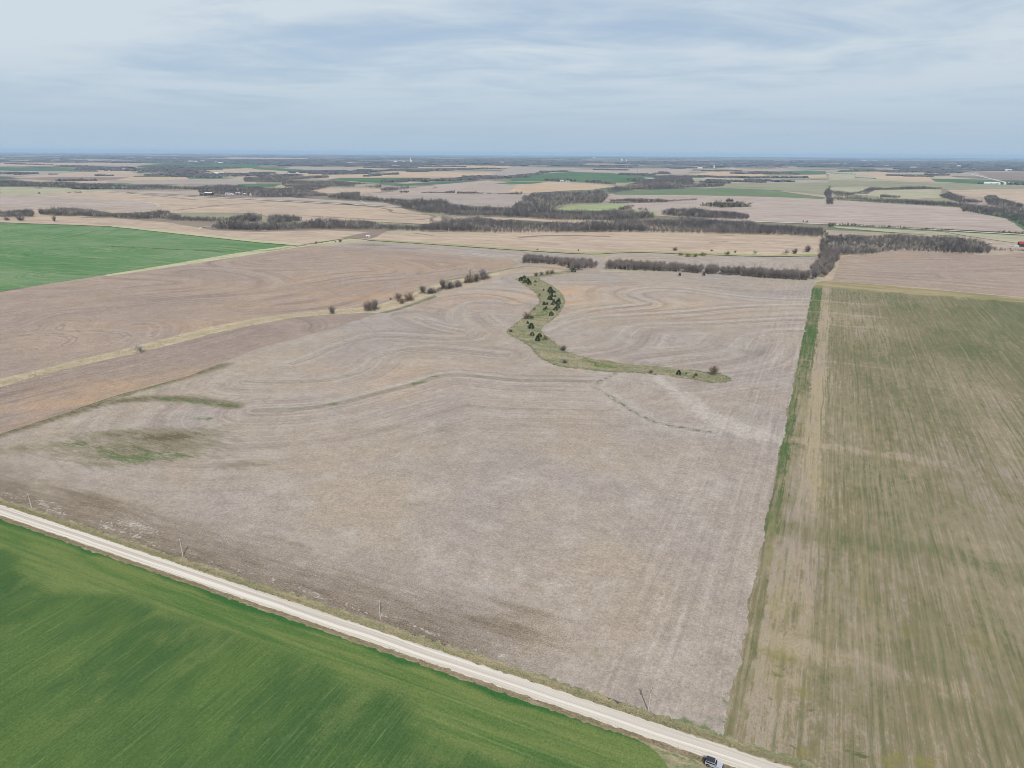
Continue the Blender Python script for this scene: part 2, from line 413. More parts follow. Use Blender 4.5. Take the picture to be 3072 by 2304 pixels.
    col = g.mix(g.ma('MULTIPLY', yel, g.ma('MULTIPLY', g.mr(du, 75, 25), g.mr(dv, 420, 260))), col, A(164, 152, 110))
    col = g.mix(g.ma('MULTIPLY', g.mr(g.noise(0.05, 0.05, 4, 0.65, 10), 0.57, 0.66, 0, 0.75), g.mr(dv, 120, 20)), col, A(140, 132, 78))
    col = g.mix(g.ma('MULTIPLY', g.mr(g.noise(0.11, 0.16, 4, 0.65, 33), 0.64, 0.72, 0, 0.8), g.mr(dv, 70, 20)), col, A(88, 100, 58))
    hl = g.mr(g.ma('ADD', dv, g.mr(g.noise(0.03, 0.03, 4, 0.6, 11), 0.3, 0.7, -12, 12)), 730, 748)
    col = g.mix(g.ma('MULTIPLY', hl, 0.85), col, g.mix(g.mr(g.noise(0.02, 0.1, 4, 0.6, 12), 0.42, 0.58), A(178, 160, 126), A(152, 144, 104)))
    vv = g.ma('MULTIPLY', g.mr(sp, 0.3, 0.7, 0.78, 1.22, smooth=False), g.mr(g.noise(3.2, 3.2, 2, 0.65, 13), 0.3, 0.7, 0.78, 1.22, smooth=False))
    return g.done(g.hsv(col, vv), sp, 0.4, 0.25)
M['wheat_thin'] = wheat_thin()

def road_mat():
    g = G('white_gravel')
    u, v = g.uv()
    dv = g.ma('SUBTRACT', v, V_ROAD)
    w = g.ma('ADD', dv, g.mr(g.noise(0.03, 0.03, 2, 0.5, 1), 0.2, 0.8, -0.35, 0.35))
    lanes = g.noise(0.008, 1.6, 3, 0.6, 2, y=w)
    col = g.mix(g.mr(lanes, 0.42, 0.58), A(236, 228, 216), A(208, 197, 184))
    tr = g.mr(g.ma('ABSOLUTE', g.ma('SUBTRACT', w, 0.6)), 1.0, 0.2)
    col = g.mix(g.ma('MULTIPLY', tr, 0.55), col, A(192, 181, 169))
    col = g.mix(g.mr(g.ma('ABSOLUTE', w), 2.3, 2.9, 0, 0.5), col, A(214, 204, 186))
    sp = g.noise(3.0, 3.0, 4, 0.7, 4)
    return g.done(g.hsv(col, g.mr(sp, 0.25, 0.75, 0.93, 1.07)), sp, 0.2, 0.05)
M['road'] = road_mat()

def verge_mat(name, cs, k=1.0):
    g = G(name)
    a = g.noise(0.10 * k, 0.5 * k, 4, 0.65, 1)
    b = g.noise(0.35 * k, 0.8 * k, 4, 0.68, 2)
    col = g.mix(g.mr(a, 0.38, 0.62), cs[0], cs[1])
    col = g.mix(g.mr(b, 0.50, 0.68, 0, 0.8), col, cs[2])
    sp = g.noise(1.8 * k, 1.8 * k, 3, 0.7, 3)
    return g.done(g.hsv(col, g.mr(sp, 0.25, 0.75, 0.76, 1.24, smooth=False)), sp, 0.4, 0.2)
M['verge'] = verge_mat('verge_grass', (A(144, 142, 110), A(176, 162, 132), A(106, 122, 80)))
M['verge_s'] = verge_mat('verge_earth', (A(158, 144, 122), A(140, 130, 104), A(182, 166, 140)))
M['swale'] = verge_mat('swale_grass', (A(134, 138, 110), A(168, 158, 130), A(106, 120, 86)), 0.2)
M['waterway'] = verge_mat('waterway_grass', (A(200, 184, 158), A(188, 172, 146), A(142, 148, 112)), 0.3)
M['green_strip'] = verge_mat('ditch_grass', (A(160, 166, 116), A(186, 176, 136), A(116, 136, 88)), 0.3)
M['pale_strip'] = verge_mat('lane_grass', (A(186, 184, 146), A(204, 194, 164), A(166, 172, 130)), 0.3)

# the plain itself: far off it breaks into a patchwork of plots laid out on the section lines
def ground_mat():
    g = G('plain')
    u, v = g.uv()
    def cell(su, sv, seed):
        n = g.n('ShaderNodeTexWhiteNoise', noise_dimensions='3D')
        vc = g.vec(g.ma('FLOOR', g.ma('DIVIDE', u, su)), g.ma('FLOOR', g.ma('DIVIDE', v, sv)), seed)
        g.t.links.new(vc, n.inputs['Vector'])
        return n.outputs['Value']
    c1 = cell(805.0, 402.0, 1.0); c2 = cell(402.0, 805.0, 2.0); pick = cell(1609.0, 1609.0, 3.0)
    c = g.ma('ADD', g.ma('MULTIPLY', g.ma('GREATER_THAN', pick, 0.5), c1), g.ma('MULTIPLY', g.ma('LESS_THAN', pick, 0.5), c2))
    r = g.n('ShaderNodeValToRGB'); r.color_ramp.interpolation = 'CONSTANT'
    cols = [(0.0, A(176, 160, 148)), (0.17, A(196, 176, 154)), (0.33, A(150, 132, 122)), (0.45, A(186, 178, 152)), (0.57, A(160, 156, 128)),
            (0.68, A(82, 114, 78)), (0.77, A(186, 168, 152)), (0.88, A(130, 122, 106))]
    e = r.color_ramp.elements
    e[0].position = cols[0][0]; e[0].color = cols[0][1]
    e[1].position = cols[1][0]; e[1].color = cols[1][1]
    for p, cc in cols[2:]:
        k = e.new(p); k.color = cc
    g.t.links.new(c, r.inputs[0])
    col = g.mix(g.mr(g.noise(0.0025, 0.0025, 5, 0.62, 4), 0.42, 0.60, 0.0, 0.55), r.outputs[0], A(150, 146, 124))
    col = g.mix(g.mr(g.noise(0.0011, 0.0019, 5, 0.6, 5), g.mr(v, 4000, 11000, 0.58, 0.47), g.mr(v, 4000, 11000, 0.62, 0.52), 0, 0.9), col, A(92, 92, 90))
    return g.done(g.hsv(col, g.mr(g.noise(0.03, 0.03, 4, 0.6, 6), 0.3, 0.7, 0.92, 1.08)))
M['ground'] = ground_mat()

def bark_mat(name, c, c2, obj_random=True):
    g = G(name, 0.9, 0.1)
    if obj_random:
        oi = g.n('ShaderNodeObjectInfo'); r = oi.outputs['Random']
    else:
        r = g.at('tint')
    return g.done(g.mix(r, c, c2))
M['twig'] = bark_mat('twigs', A(128, 120, 117), A(154, 144, 137))
M['twig_pale'] = bark_mat('pale_twigs', A(190, 182, 168), A(205, 198, 186))
M['twig_brown'] = bark_mat('brown_twigs', A(142, 122, 108), A(152, 132, 114))
M['twig_green'] = bark_mat('budding_twigs', A(150, 158, 92), A(164, 168, 104))
M['trunk'] = bark_mat('bark', A(176, 166, 156), A(204, 194, 182))
def wood_mat():
    g = G('woodland', 0.9, 0.1)
    t = g.at('tint')
    r = g.n('ShaderNodeValToRGB')
    e = r.color_ramp.elements
    e[0].position = 0.0; e[0].color = A(88, 85, 88)
    e[1].position = 0.62; e[1].color = A(138, 131, 128)
    for p, cc in ((0.74, A(134, 136, 112)), (0.84, A(166, 160, 146)), (0.93, A(190, 184, 168)), (0.955, A(64, 76, 56)), (1.0, A(54, 66, 50))):
        k = e.new(p); k.color = cc
    g.t.links.new(t, r.inputs[0])
    return g.done(r.outputs[0])
M['wood'] = wood_mat()
def cedar_mat():
    g = G('cedar_needles', 0.85, 0.15)
    oi = g.n('ShaderNodeObjectInfo')
    n = g.noise(1.2, 1.2, 2, 0.6, 1)
    c = g.mix(oi.outputs['Random'], A(60, 80, 56), A(78, 92, 66))
    return g.done(g.hsv(c, g.mr(n, 0.3, 0.7, 0.75, 1.25)))
M['cedar'] = cedar_mat()
def tuft_mat(name, c, c2, c3):
    g = G(name, 0.9, 0.1)
    t = g.at('tint')
    col = g.mix(g.mr(t, 0.2, 0.6), c, c2)
    return g.done(g.mix(g.mr(t, 0.75, 0.95), col, c3))

# ------------------------------------------------------------------ mesh helpers
def mesh_np(name, V, F, mat, attrs=None, parent=None, link=True):
    me = bpy.data.meshes.new(name)
    V = np.asarray(V, dtype=np.float32); F = np.asarray(F, dtype=np.int32)
    me.vertices.add(len(V)); me.vertices.foreach_set('co', V.ravel())
    k = F.shape[1]
    me.loops.add(F.size); me.loops.foreach_set('vertex_index', F.ravel())
    me.polygons.add(len(F))
    me.polygons.foreach_set('loop_start', np.arange(0, F.size, k, dtype=np.int32))
    me.polygons.foreach_set('loop_total', np.full(len(F), k, dtype=np.int32))
    for a, val in (attrs or {}).items():
        at_ = me.attributes.new(a, 'FLOAT', 'POINT'); at_.data.foreach_set('value', np.asarray(val, dtype=np.float32))
    me.update(calc_edges=True)
    if mat: me.materials.append(mat)
    if not link: return me
    o = bpy.data.objects.new(name, me); COL.objects.link(o)
    if parent: o.parent = parent
    return o
def inst(name, me, parent=None):
    o = bpy.data.objects.new(name, me); COL.objects.link(o)
    if parent: o.parent = parent
    return o
class MB:
    """collects boxes, tubes and plates into one mesh"""
    def __init__(s): s.v = []; s.f = []
    def add(s, vs_, fs):
        o = len(s.v); s.v += [tuple(x) for x in vs_]; s.f += [tuple(i + o for i in f) for f in fs]
    def box(s, c, d, taper=(1, 1)):
        x, y, z = c; a, b, h = d[0] / 2, d[1] / 2, d[2] / 2
        tx, ty = taper
        s.add([(x - a, y - b, z - h), (x + a, y - b, z - h), (x + a, y + b, z - h), (x - a, y + b, z - h),
               (x - a * tx, y - b * ty, z + h), (x + a * tx, y - b * ty, z + h), (x + a * tx, y + b * ty, z + h), (x - a * tx, y + b * ty, z + h)],
              [(0, 3, 2, 1), (4, 5, 6, 7), (0, 1, 5, 4), (1, 2, 6, 5), (2, 3, 7, 6), (3, 0, 4, 7)])
    def tube(s, a, b, r0, r1, n=6):
        a = Vector(a); b = Vector(b); d = (b - a).normalized()
        p = d.orthogonal().normalized(); q = d.cross(p)
        vs_ = [a + (p * math.cos(t) + q * math.sin(t)) * r0 for t in [2 * math.pi * i / n for i in range(n)]]
        vs_ += [b + (p * math.cos(t) + q * math.sin(t)) * r1 for t in [2 * math.pi * i / n for i in range(n)]]
        fs = [(i, (i + 1) % n, n + (i + 1) % n, n + i) for i in range(n)]
        fs += [tuple(range(n - 1, -1, -1)), tuple(range(n, 2 * n))]
        s.add(vs_, fs)
    def prism(s, prof, x0, x1):
        """profile in (y, z), swept along x"""
        n = len(prof)
        s.add([(x0, y, z) for y, z in prof] + [(x1, y, z) for y, z in prof],
              [(i, (i + 1) % n, n + (i + 1) % n, n + i) for i in range(n)] + [tuple(range(n - 1, -1, -1)), tuple(range(n, 2 * n))])
    def prism_y(s, prof, y0, y1):
        """profile in (x, z), swept along y"""
        n = len(prof)
        s.add([(x, y0, z) for x, z in prof] + [(x, y1, z) for x, z in prof],
              [(i, n + i, n + (i + 1) % n, (i + 1) % n) for i in range(n)] + [tuple(range(n)), tuple(range(2 * n - 1, n - 1, -1))])
    def build(s, name, mat, parent=None, link=True, bevel=0.0):
        me = bpy.data.meshes.new(name); me.from_pydata(s.v, [], s.f); me.update()
        if mat: me.materials.append(mat)
        import bmesh
        bm = bmesh.new(); bm.from_mesh(me)
        if bevel: bmesh.ops.bevel(bm, geom=bm.edges[:], offset=bevel, segments=2, affect='EDGES', clamp_overlap=True)
        bmesh.ops.recalc_face_normals(bm, faces=bm.faces[:]); bm.to_mesh(me); bm.free()
        if not link: return me
        return inst(name, me, parent)
def tag(o, label=None, cat=None, group=None, kind=None):
    if label: o['label'] = label
    if cat: o['category'] = cat
    if group: o['group'] = group
    if kind: o['kind'] = kind
    return o
def thing(name, label, cat, loc, rz=0.0, group=None):
    o = bpy.data.objects.new(name, None); COL.objects.link(o)
    o.location = loc; o.rotation_euler = (0, 0, rz)
    return tag(o, label, cat, group)

# ------------------------------------------------------------------ polygons on the ground
def resample(poly, step, closed=True):
    poly = np.asarray(poly, float); out_ = []
    n = len(poly)
    for i in range(n if closed else n - 1):
        a, b = poly[i], poly[(i + 1) % n]
        L = np.linalg.norm(b - a); k = max(1, int(round(L / step)))
        for j in range(k): out_.append(a + (b - a) * j / k)
    if not closed: out_.append(poly[-1])
    return np.array(out_)
def smooth_line(pts, it=2):
    pts = np.asarray(pts, float)
    for _ in range(it):
        q = 0.75 * pts[:-1] + 0.25 * pts[1:]; r = 0.25 * pts[:-1] + 0.75 * pts[1:]
        mid = np.empty((2 * len(q), 2)); mid[0::2] = q; mid[1::2] = r
        pts = np.vstack([pts[:1], mid, pts[-1:]])
    return pts
def seg_dist(X, line):
    """distance of points X to a polyline"""
    d = np.full(len(X), 1e9)
    for a, b in zip(line[:-1], line[1:]):
        ab = b - a; L2 = max(1e-9, ab @ ab)
        t = np.clip(((X - a) @ ab) / L2, 0, 1)
        d = np.minimum(d, np.linalg.norm(X - a - t[:, None] * ab, axis=1))
    return d
def inside(X, poly):
    x, y = X[:, 0], X[:, 1]; r = np.zeros(len(X), bool); n = len(poly)
    for i in range(n):
        x1, y1 = poly[i]; x2, y2 = poly[(i + 1) % n]
        if y1 == y2: continue
        c = ((y1 > y) != (y2 > y)) & (x < (x2 - x1) * (y - y1) / (y2 - y1) + x1)
        r ^= c
    return r
def wobble(poly, amp, wl, seed):
    r = np.random.default_rng(seed)
    k = len(poly); ph = r.uniform(0, 6.28, 14); fr = np.geomspace(0.11, 4.3, 14) * r.uniform(0.8, 1.25, 14)
    s = np.concatenate([[0], np.cumsum(np.linalg.norm(np.diff(poly, axis=0), axis=1))])
    o = sum(np.sin(s / wl * f * 6.28 + p) * f ** -0.35 for f, p in zip(fr, ph)) / 4.0
    t = np.roll(poly, -1, 0) - np.roll(poly, 1, 0); t /= np.maximum(1e-6, np.linalg.norm(t, axis=1))[:, None]
    nrm = np.stack([-t[:, 1], t[:, 0]], 1)
    return poly + nrm * (o * amp + r.normal(0, amp * 0.35, k))[:, None]
LAYER = [0]
def patch(name, poly, z, mat, grid=None, edge=None, amp=0.0, attrs=None, kind='structure', ridge=None):
    """a sheet of ground: the outline is cut into short edges that wander a little; interior points carry attributes"""
    poly = np.asarray(poly, float)
    if edge:
        poly = resample(poly, edge)
        if amp: poly = wobble(poly, amp, edge * 7, len(poly) + 3)
    pts = [Vector(p) for p in poly]
    n = len(pts)
    if grid:
        lo, hi = poly.min(0), poly.max(0)
        gx, gy = np.meshgrid(np.arange(lo[0], hi[0], grid), np.arange(lo[1], hi[1], grid))
        X = np.stack([gx.ravel(), gy.ravel()], 1) + rng.uniform(-0.25, 0.25, (gx.size, 2)) * grid
        X = X[inside(X, poly)]
        X = X[seg_dist(X, np.vstack([poly, poly[:1]])) > grid * 0.4]
        pts += [Vector(p) for p in X]
    vs_, es, fs, *_ = delaunay_2d_cdt(pts, [(i, (i + 1) % n) for i in range(n)], [], 1, 1e-4)
    Xv = np.array([tuple(v) for v in vs_])
    F = np.array([f for f in fs if len(f) == 3])
    a, b, c = Xv[F[:, 0]], Xv[F[:, 1]], Xv[F[:, 2]]
    flip = ((b[:, 0] - a[:, 0]) * (c[:, 1] - a[:, 1]) - (b[:, 1] - a[:, 1]) * (c[:, 0] - a[:, 0])) < 0
    F[flip] = F[flip][:, ::-1]
    at_ = {k: fn(Xv) for k, fn in (attrs or {}).items()}
    zv = np.full(len(Xv), z)
    if ridge is not None: zv = zv + ridge(Xv, at_)
    o = mesh_np(name, np.column_stack([Xv, zv]), F, mat, at_)
    return tag(o, kind=kind)
def lines_attr(lines, w=None, flat_=1.0):
    """distance (w None) or a soft 0..1 mask around the polylines"""
    lines = [smooth_line(P(l)) if len(l) > 2 else P(l) for l in lines]
    def fn(X):
        d = np.full(len(X), 1e9)
        for l in lines: d = np.minimum(d, seg_dist(X, l))
        return d if w is None else flat_ * np.exp(-(d / w) ** 2)
    return fn
def spots_attr(spots):
    """soft blobs: (px, py, rx, ry, angle, strength) in metres"""
    sp = [(np.array(at(px, py)), rx, ry, math.radians(a), s) for px, py, rx, ry, a, s in spots]
    def fn(X):
        r = np.zeros(len(X))
        for c, rx, ry, a, s in sp:
            q = X - c
            x = q[:, 0] * math.cos(a) + q[:, 1] * math.sin(a); y = -q[:, 0] * math.sin(a) + q[:, 1] * math.cos(a)
            r = np.maximum(r, s * np.exp(-((x / rx) ** 2 + (y / ry) ** 2)))
        return r
    return fn
def mx(*fs): return lambda X: np.maximum.reduce([f(X) for f in fs])

# ------------------------------------------------------------------ the plain
R_ = 44000.0
gx = np.concatenate([-np.geomspace(R_, 200, 14), [0], np.geomspace(200, R_, 14)])
gy = gx.copy()
GX, GY = np.meshgrid(gx, gy)
idx = np.arange(GX.size).reshape(GX.shape)
gf = np.stack([idx[:-1, :-1].ravel(), idx[:-1, 1:].ravel(), idx[1:, 1:].ravel(), idx[1:, :-1].ravel()], 1)
tag(mesh_np('ground', np.column_stack([GX.ravel(), GY.ravel(), np.zeros(GX.size)]), gf, M['ground']), kind='structure')

# ------------------------------------------------------------------ far fields (photo outline -> place on the plain)
FAR = [
 ('tan', 'stubble_field', [(0,468),(1500,478),(1500,482),(0,475)]),
 ('tan', 'stubble_field', Z('r1',(0,112),(700,110),(1300,122),(500,166),(0,170))),
 ('pink', 'bare_field', Z('r1',(1250,118),(1560,118),(1300,145),(1000,160),(520,168))),
 ('grey', 'bare_field', Z('r1',(0,213),(600,212),(820,216),(300,262),(0,255))),
 ('tan', 'stubble_field', Z('r1',(60,272),(700,218),(1100,206),(1200,240),(1130,266),(500,262),(300,268))),
 ('brown', 'ploughed_field', Z('r1',(200,275),(480,262),(1130,265),(1000,282),(800,302),(420,292))),
 ('tan_orange', 'stubble_field', Z('r1',(1130,262),(1600,262),(1660,290),(1300,298),(1000,290))),
 ('tan', 'stubble_field', Z('r1',(640,300),(950,292),(900,322),(600,315))),
 ('grey', 'bare_field', Z('r1',(930,298),(1650,280),(2212,285),(2212,330),(1600,325),(1180,325))),
 ('grass', 'pasture', Z('r1',(0,350),(400,352),(950,372),(1000,392),(600,410),(0,428))),
 ('green', 'wheat_field', Z('r1',(0,180),(600,186),(940,202),(600,212),(0,206))),
 ('green', 'wheat_field', Z('r1',(1150,170),(1500,136),(2300,132),(2260,162),(2200,190),(1700,182))),
 ('tan', 'stubble_field', Z('r1',(1700,205),(2100,187),(2500,190),(2560,235),(2212,240))),
 ('tan_orange', 'stubble_field', Z('r2',(700,134),(2212,142),(2300,172),(2000,195),(1000,176),(760,150))),
 ('grey', 'bare_field', Z('r2',(250,162),(760,160),(900,200),(700,215),(300,190))),
 ('green', 'wheat_field', Z('r2',(-60,134),(700,146),(640,162),(0,164))),
 ('green', 'wheat_field', Z('r2',(-60,182),(230,188),(480,204),(330,216),(0,196))),
 ('tan', 'stubble_field', Z('r2',(200,236),(640,226),(900,236),(1200,262),(700,282),(330,262))),
 ('tan_orange', 'stubble_field', Z('r2',(850,228),(1250,222),(2100,232),(1950,262),(1480,268),(900,266))),
 ('pink', 'bare_field', Z('r2',(-100,440),(300,438),(620,460),(1100,485),(1260,520),(400,468),(-100,452))),
 ('green', 'wheat_field', Z('r2',(620,284),(730,270),(1480,268),(1560,292),(1300,300),(1080,316))),
 ('green', 'wheat_field', Z('r2',(1090,330),(1480,312),(1920,290),(1700,318),(1300,338))),
 ('green', 'wheat_field', Z('r2',(-160,324),(220,322),(160,346),(-160,350))),
 ('tan', 'stubble_field', Z('r2',(420,400),(560,362),(860,358),(1080,366),(1080,392),(900,410))),
 ('pink', 'bare_field', Z('r2',(1180,392),(1400,352),(1700,318),(2000,292),(2300,315),(2400,400),(1700,412),(900,440),(880,410))),
 ('grey', 'bare_field', Z('r2',(880,442),(1700,412),(2400,402),(2450,480),(2212,530),(1700,500),(1400,455))),
 ('grey', 'bare_field', Z('r3',(0,170),(500,190),(500,215),(250,235),(0,262),(-200,250))),
 ('pink', 'bare_field', Z('r3',(500,198),(1570,194),(1500,240),(900,228),(540,216))),
 ('tan_orange', 'stubble_field', Z('r3',(1540,246),(1720,216),(2120,222),(2212,256),(1700,256))),
 ('green', 'wheat_field', Z('r3',(-40,268),(250,235),(500,220),(870,230),(1000,250),(1290,270),(1000,312),(600,310),(330,300),(0,296))),
 ('green', 'wheat_field', Z('r3',(-160,322),(0,304),(310,302),(200,318),(0,328))),
 ('tan_orange', 'stubble_field', Z('r3',(-40,400),(40,340),(320,312),(920,340),(700,372),(450,382),(140,402))),
 ('grey', 'bare_field', Z('r3',(1600,290),(2212,282),(2700,300),(2600,312),(1860,318))),
 ('olive', 'pasture', Z('r3',(1850,318),(2600,312),(2750,320),(2710,420),(2212,366),(1760,352))),
 ('greygreen', 'wheat_field', Z('r3',(870,418),(960,382),(1800,356),(2212,372),(2710,440),(2690,452),(2212,432),(1400,418))),
 ('pink', 'bare_field', Z('r3',(820,438),(870,418),(1400,418),(2212,434),(2720,456),(2720,640),(2300,655),(2000,640),(1100,590),(1000,490))),
 ('lightgreen', 'hay_field', Z('r3',(360,552),(470,515),(820,498),(1010,496),(900,555),(500,560))),
 ('lightgreen', 'hay_field', Z('r3',(960,565),(1080,552),(1280,556),(1240,585),(1000,582))),
 ('tan_orange', 'stubble_field', Z('r4',(-60,262),(500,240),(510,268),(300,272),(0,268))),
 ('green', 'wheat_field', Z('r4',(-60,220),(350,206),(500,214),(500,238),(0,240))),
 ('grass', 'pasture', Z('r4',(530,225),(760,215),(1450,300),(1000,296),(800,280),(520,292))),
 ('tan_orange', 'stubble_field', Z('r4',(720,222),(1000,220),(1400,262),(1440,302),(1000,282),(820,240))),
 ('olive', 'pasture', Z('r4',(520,296),(1000,298),(1500,312),(2260,335),(2260,366),(1500,366),(800,344),(540,348))),
 ('grass', 'pasture', Z('r4',(540,352),(800,350),(1500,372),(1500,440),(1240,455),(900,450),(740,410),(540,392))),
 ('green', 'wheat_field', Z('r4',(1400,276),(1800,284),(2260,292),(2260,330),(1900,326),(1450,302))),
 ('brown', 'ploughed_field', Z('r4',(1800,222),(2260,224),(2260,290),(1960,282))),
 ('tan', 'stubble_field', Z('r4',(1540,372),(2260,366),(2260,520),(2000,450),(1700,430),(1600,400))),
 ('pink', 'bare_field', Z('r4',(-20,448),(540,462),(1660,530),(1880,590),(2050,620),(2230,730),(2260,748),(520,668),(-20,650))),
 ('grass', 'pasture', Z('r4',(1500,735),(2260,775),(2260,850),(2000,815),(1700,770))),
 ('grass', 'pasture', Z('r4',(560,690),(1500,738),(1700,775),(1300,760),(600,705))),
 ('tan', 'stubble_field', [(0,590),(260,574),(597,592),(768,601),(1205,625),(1300,650),(1536,657),(1420,674),(1250,672),(1050,662),(900,668),(760,640),(510,640),(0,640)]),
 ('pink', 'bare_field', Z('r1',(0,425),(320,420),(1000,458),(1340,482),(1370,530),(1240,560),(900,550),(330,545),(0,560))),
 ('pink', 'bare_field', Z('r1',(1060,392),(1720,378),(1730,425),(1100,396))),
]
zf = 0.05
for i, (mk, nm, poly) in enumerate(FAR):
    zf += 0.012
    w = P(poly)
    L = np.linalg.norm(np.roll(w, -1, 0) - w, axis=1).sum()
    patch(nm, w, zf, M[mk], edge=max(8.0, L / 160), amp=max(0.6, L / 1400))

# the tan fields around the creek, nearer
patch('stubble_field', P([(0,668),(0,655),(330,655),(500,668),(640,692),(770,697),(975,692),(1160,699),(1050,714),(905,736),(768,727),(336,680)]), 0.80, M['tan'], edge=10, amp=0.7)
patch('stubble_field', P([(1050,714),(1160,699),(1536,703),(1800,702),(2100,705),(2475,717),(2455,766),(2304,769),(2024,760),(1843,757),(1771,762),(1536,749),(1111,721)]), 0.81, M['tan'], edge=10, amp=0.7)
patch('ploughed_field', P(Z('r6',(700,205),(980,150),(1080,150),(1000,200),(950,215))), 0.83, M['brown'], edge=10, amp=0.8)

# ------------------------------------------------------------------ the middle distance and the near fields
GREEN_STRIP = [(1111,720),(1300,732),(1536,748),(1660,756),(1771,762),(1843,757),(1940,756),(2024,760),(2160,764),(2304,769),(2452,766)]
SWALE_W = Z('r7',(60,565),(130,610),(190,650),(230,700),(235,745),(200,770),(170,800),(120,850),(60,895),(0,945),(-30,960),(-33,1000),(-10,1012),(80,1055),(150,1100),(190,1150),(240,1200),(320,1245),(430,1275),(600,1290),(750,1310),(850,1320),(1000,1315),(1200,1335),(1350,1355),(1500,1375),(1600,1395),(1700,1407),(1780,1405),(1815,1385),(1800,1360),(1730,1335),(1620,1320),(1450,1300),(1250,1275),(1000,1255),(850,1235),(700,1215),(550,1185),(450,1150),(380,1095),(310,1040),(270,1015),(240,980),(240,950),(280,915),(340,880),(400,810),(440,740),(420,690),(380,640),(330,600),(270,570),(215,542),(240,525),(330,515),(450,495),(510,488),(470,472),(400,485),(300,492),(200,515),(100,522),(20,545))
swale_xy = P(SWALE_W)

# left: ploughed field with swirling passes
LT = [Z('r5',(-60,980),(200,920),(330,860),(450,825),(800,800),(1200,760),(1700,720),(2124,700)),
      Z('r5',(-60,1200),(300,1120),(520,1110),(620,1050),(540,1010),(300,1000),(0,1040)),
      Z('r5',(540,910),(480,960),(550,980),(800,975),(1000,990),(1070,1020),(980,1080),(700,1140),(300,1220),(-60,1300)),
      Z('r5',(1100,915),(1240,915),(1310,960),(1260,1020)),
      Z('r5',(1000,520),(1450,535),(1640,560),(1600,600),(1200,620),(600,690),(0,700)),
      Z('r5',(1580,485),(1800,500),(2000,545),(2070,590),(1900,640),(1400,680),(700,740),(0,830)),
      Z('r6',(-160,700),(0,690),(300,650),(500,600),(700,560),(900,530),(1200,520),(1290,465),(1150,415),(900,395),(600,420),(300,430),(0,425),(-100,400)),
      Z('r6',(-100,770),(300,715),(500,690),(650,620),(800,580),(1000,560),(1300,540),(1750,470),(2000,430)),
      Z('r6',(-100,810),(300,780),(500,760),(700,720),(850,660),(1000,610),(1200,590),(1500,520),(1900,450)),
      Z('r6',(150,380),(500,330),(800,300),(1300,345),(1900,395))]
patch('ploughed_field', P([(-260,925),(0,876),(318,828),(768,759),(905,736),(985,738),(1200,752),(1536,779),(1556,792),(1540,804),(1473,832),(1401,855),(1310,876),(1238,897),(1166,912),(1093,930),(985,938),(768,962),(542,1018),(434,1043),(253,1086),(0,1148),(-260,1215)]),
      0.012, M['plough'], grid=6.0, edge=8, amp=0.4,
      attrs={'terrace': lines_attr(LT), 'gully': lambda X: np.zeros(len(X)), 'warm': mx(spots_attr([(905,845,26,18,0,1.0),(1000,870,60,30,20,0.6),(1100,890,120,30,25,0.7),(1350,800,120,40,20,0.5),(600,980,60,22,0,0.6)]))})
LS = [Z('r5',(0,1560),(500,1430),(1000,1330),(1500,1230),(2124,1050)), Z('r5',(0,1480),(700,1320),(1500,1130),(2124,960))]
patch('ploughed_field', P([(-260,1215),(0,1148),(253,1086),(434,1043),(542,1018),(768,962),(985,938),(1093,930),(1135,938),(1021,978),(923,1006),(768,1047),(564,1130),(361,1184),(210,1235),(0,1303),(-260,1395)]),
      0.016, M['plough_dark'], grid=6.0, edge=7, amp=0.5,
      attrs={'terrace': lines_attr(LS), 'gully': lambda X: np.zeros(len(X)), 'warm': spots_attr([(200,1210,70,14,25,1.0),(400,1150,90,14,25,0.9),(60,1270,40,10,25,0.8)])})
# pale field between the green ditch and the ploughed field, and the one behind the hedge
zero = lambda X: np.zeros(len(X))
UP = [Z('r6',(600,265),(1200,312),(1700,350),(2124,390),(2350,420)), Z('r6',(950,235),(1500,290),(2124,345),(2300,370))]
patch('stubble_field', P([(985,738),(1111,722),(1536,749),(1771,763),(1810,772),(1800,815),(1720,818),(1556,806),(1556,792),(1536,779),(1200,752)]), 0.020, M['stubble'], grid=9, edge=9, amp=0.5,
      attrs={'terrace': lines_attr(UP), 'gully': lines_attr([Z('r6',(1820,335),(1900,350),(1980,355),(2124,345))], 6), 'warm': spots_attr([(1700,800,70,25,0,0.8)]), 'soil': spots_attr([(1115,735,50,20,-10,0.9),(1210,745,60,12,-10,0.8)]), 'weed': zero, 'green': zero, 'straw': lines_attr([UP[0]], 5, 0.7)})
HT = [Z('r7',(700,420),(820,350),(1000,340),(1400,350),(1700,375),(1800,420)), Z('r7',(1650,370),(1900,375),(2124,380)), Z('r7',(1750,440),(1750,400),(1900,385),(2200,395)), Z('r8',(0,440),(0,400),(200,385),(380,390))]
patch('stubble_field', P([(1790,800),(1815,770),(1843,758),(2024,762),(2304,771),(2458,768),(2446,838),(2304,836),(2000,815),(1814,812)]), 0.024, M['stubble'], grid=9, edge=9, amp=0.5,
      attrs={'terrace': lines_attr(HT), 'gully': zero, 'warm': spots_attr([(1850,780,60,20,0,0.7)]), 'soil': zero, 'weed': zero, 'green': zero, 'straw': lines_attr(HT, 14, 0.6)})
RT = [Z('r8',(600,340),(900,380),(1600,375),(2200,360)), Z('r8',(600,440),(1200,470),(2200,440)), Z('r8',(2200,490),(1800,500),(1650,520),(1720,550),(2200,570)), Z('r8',(500,520),(1200,560),(2200,640))]
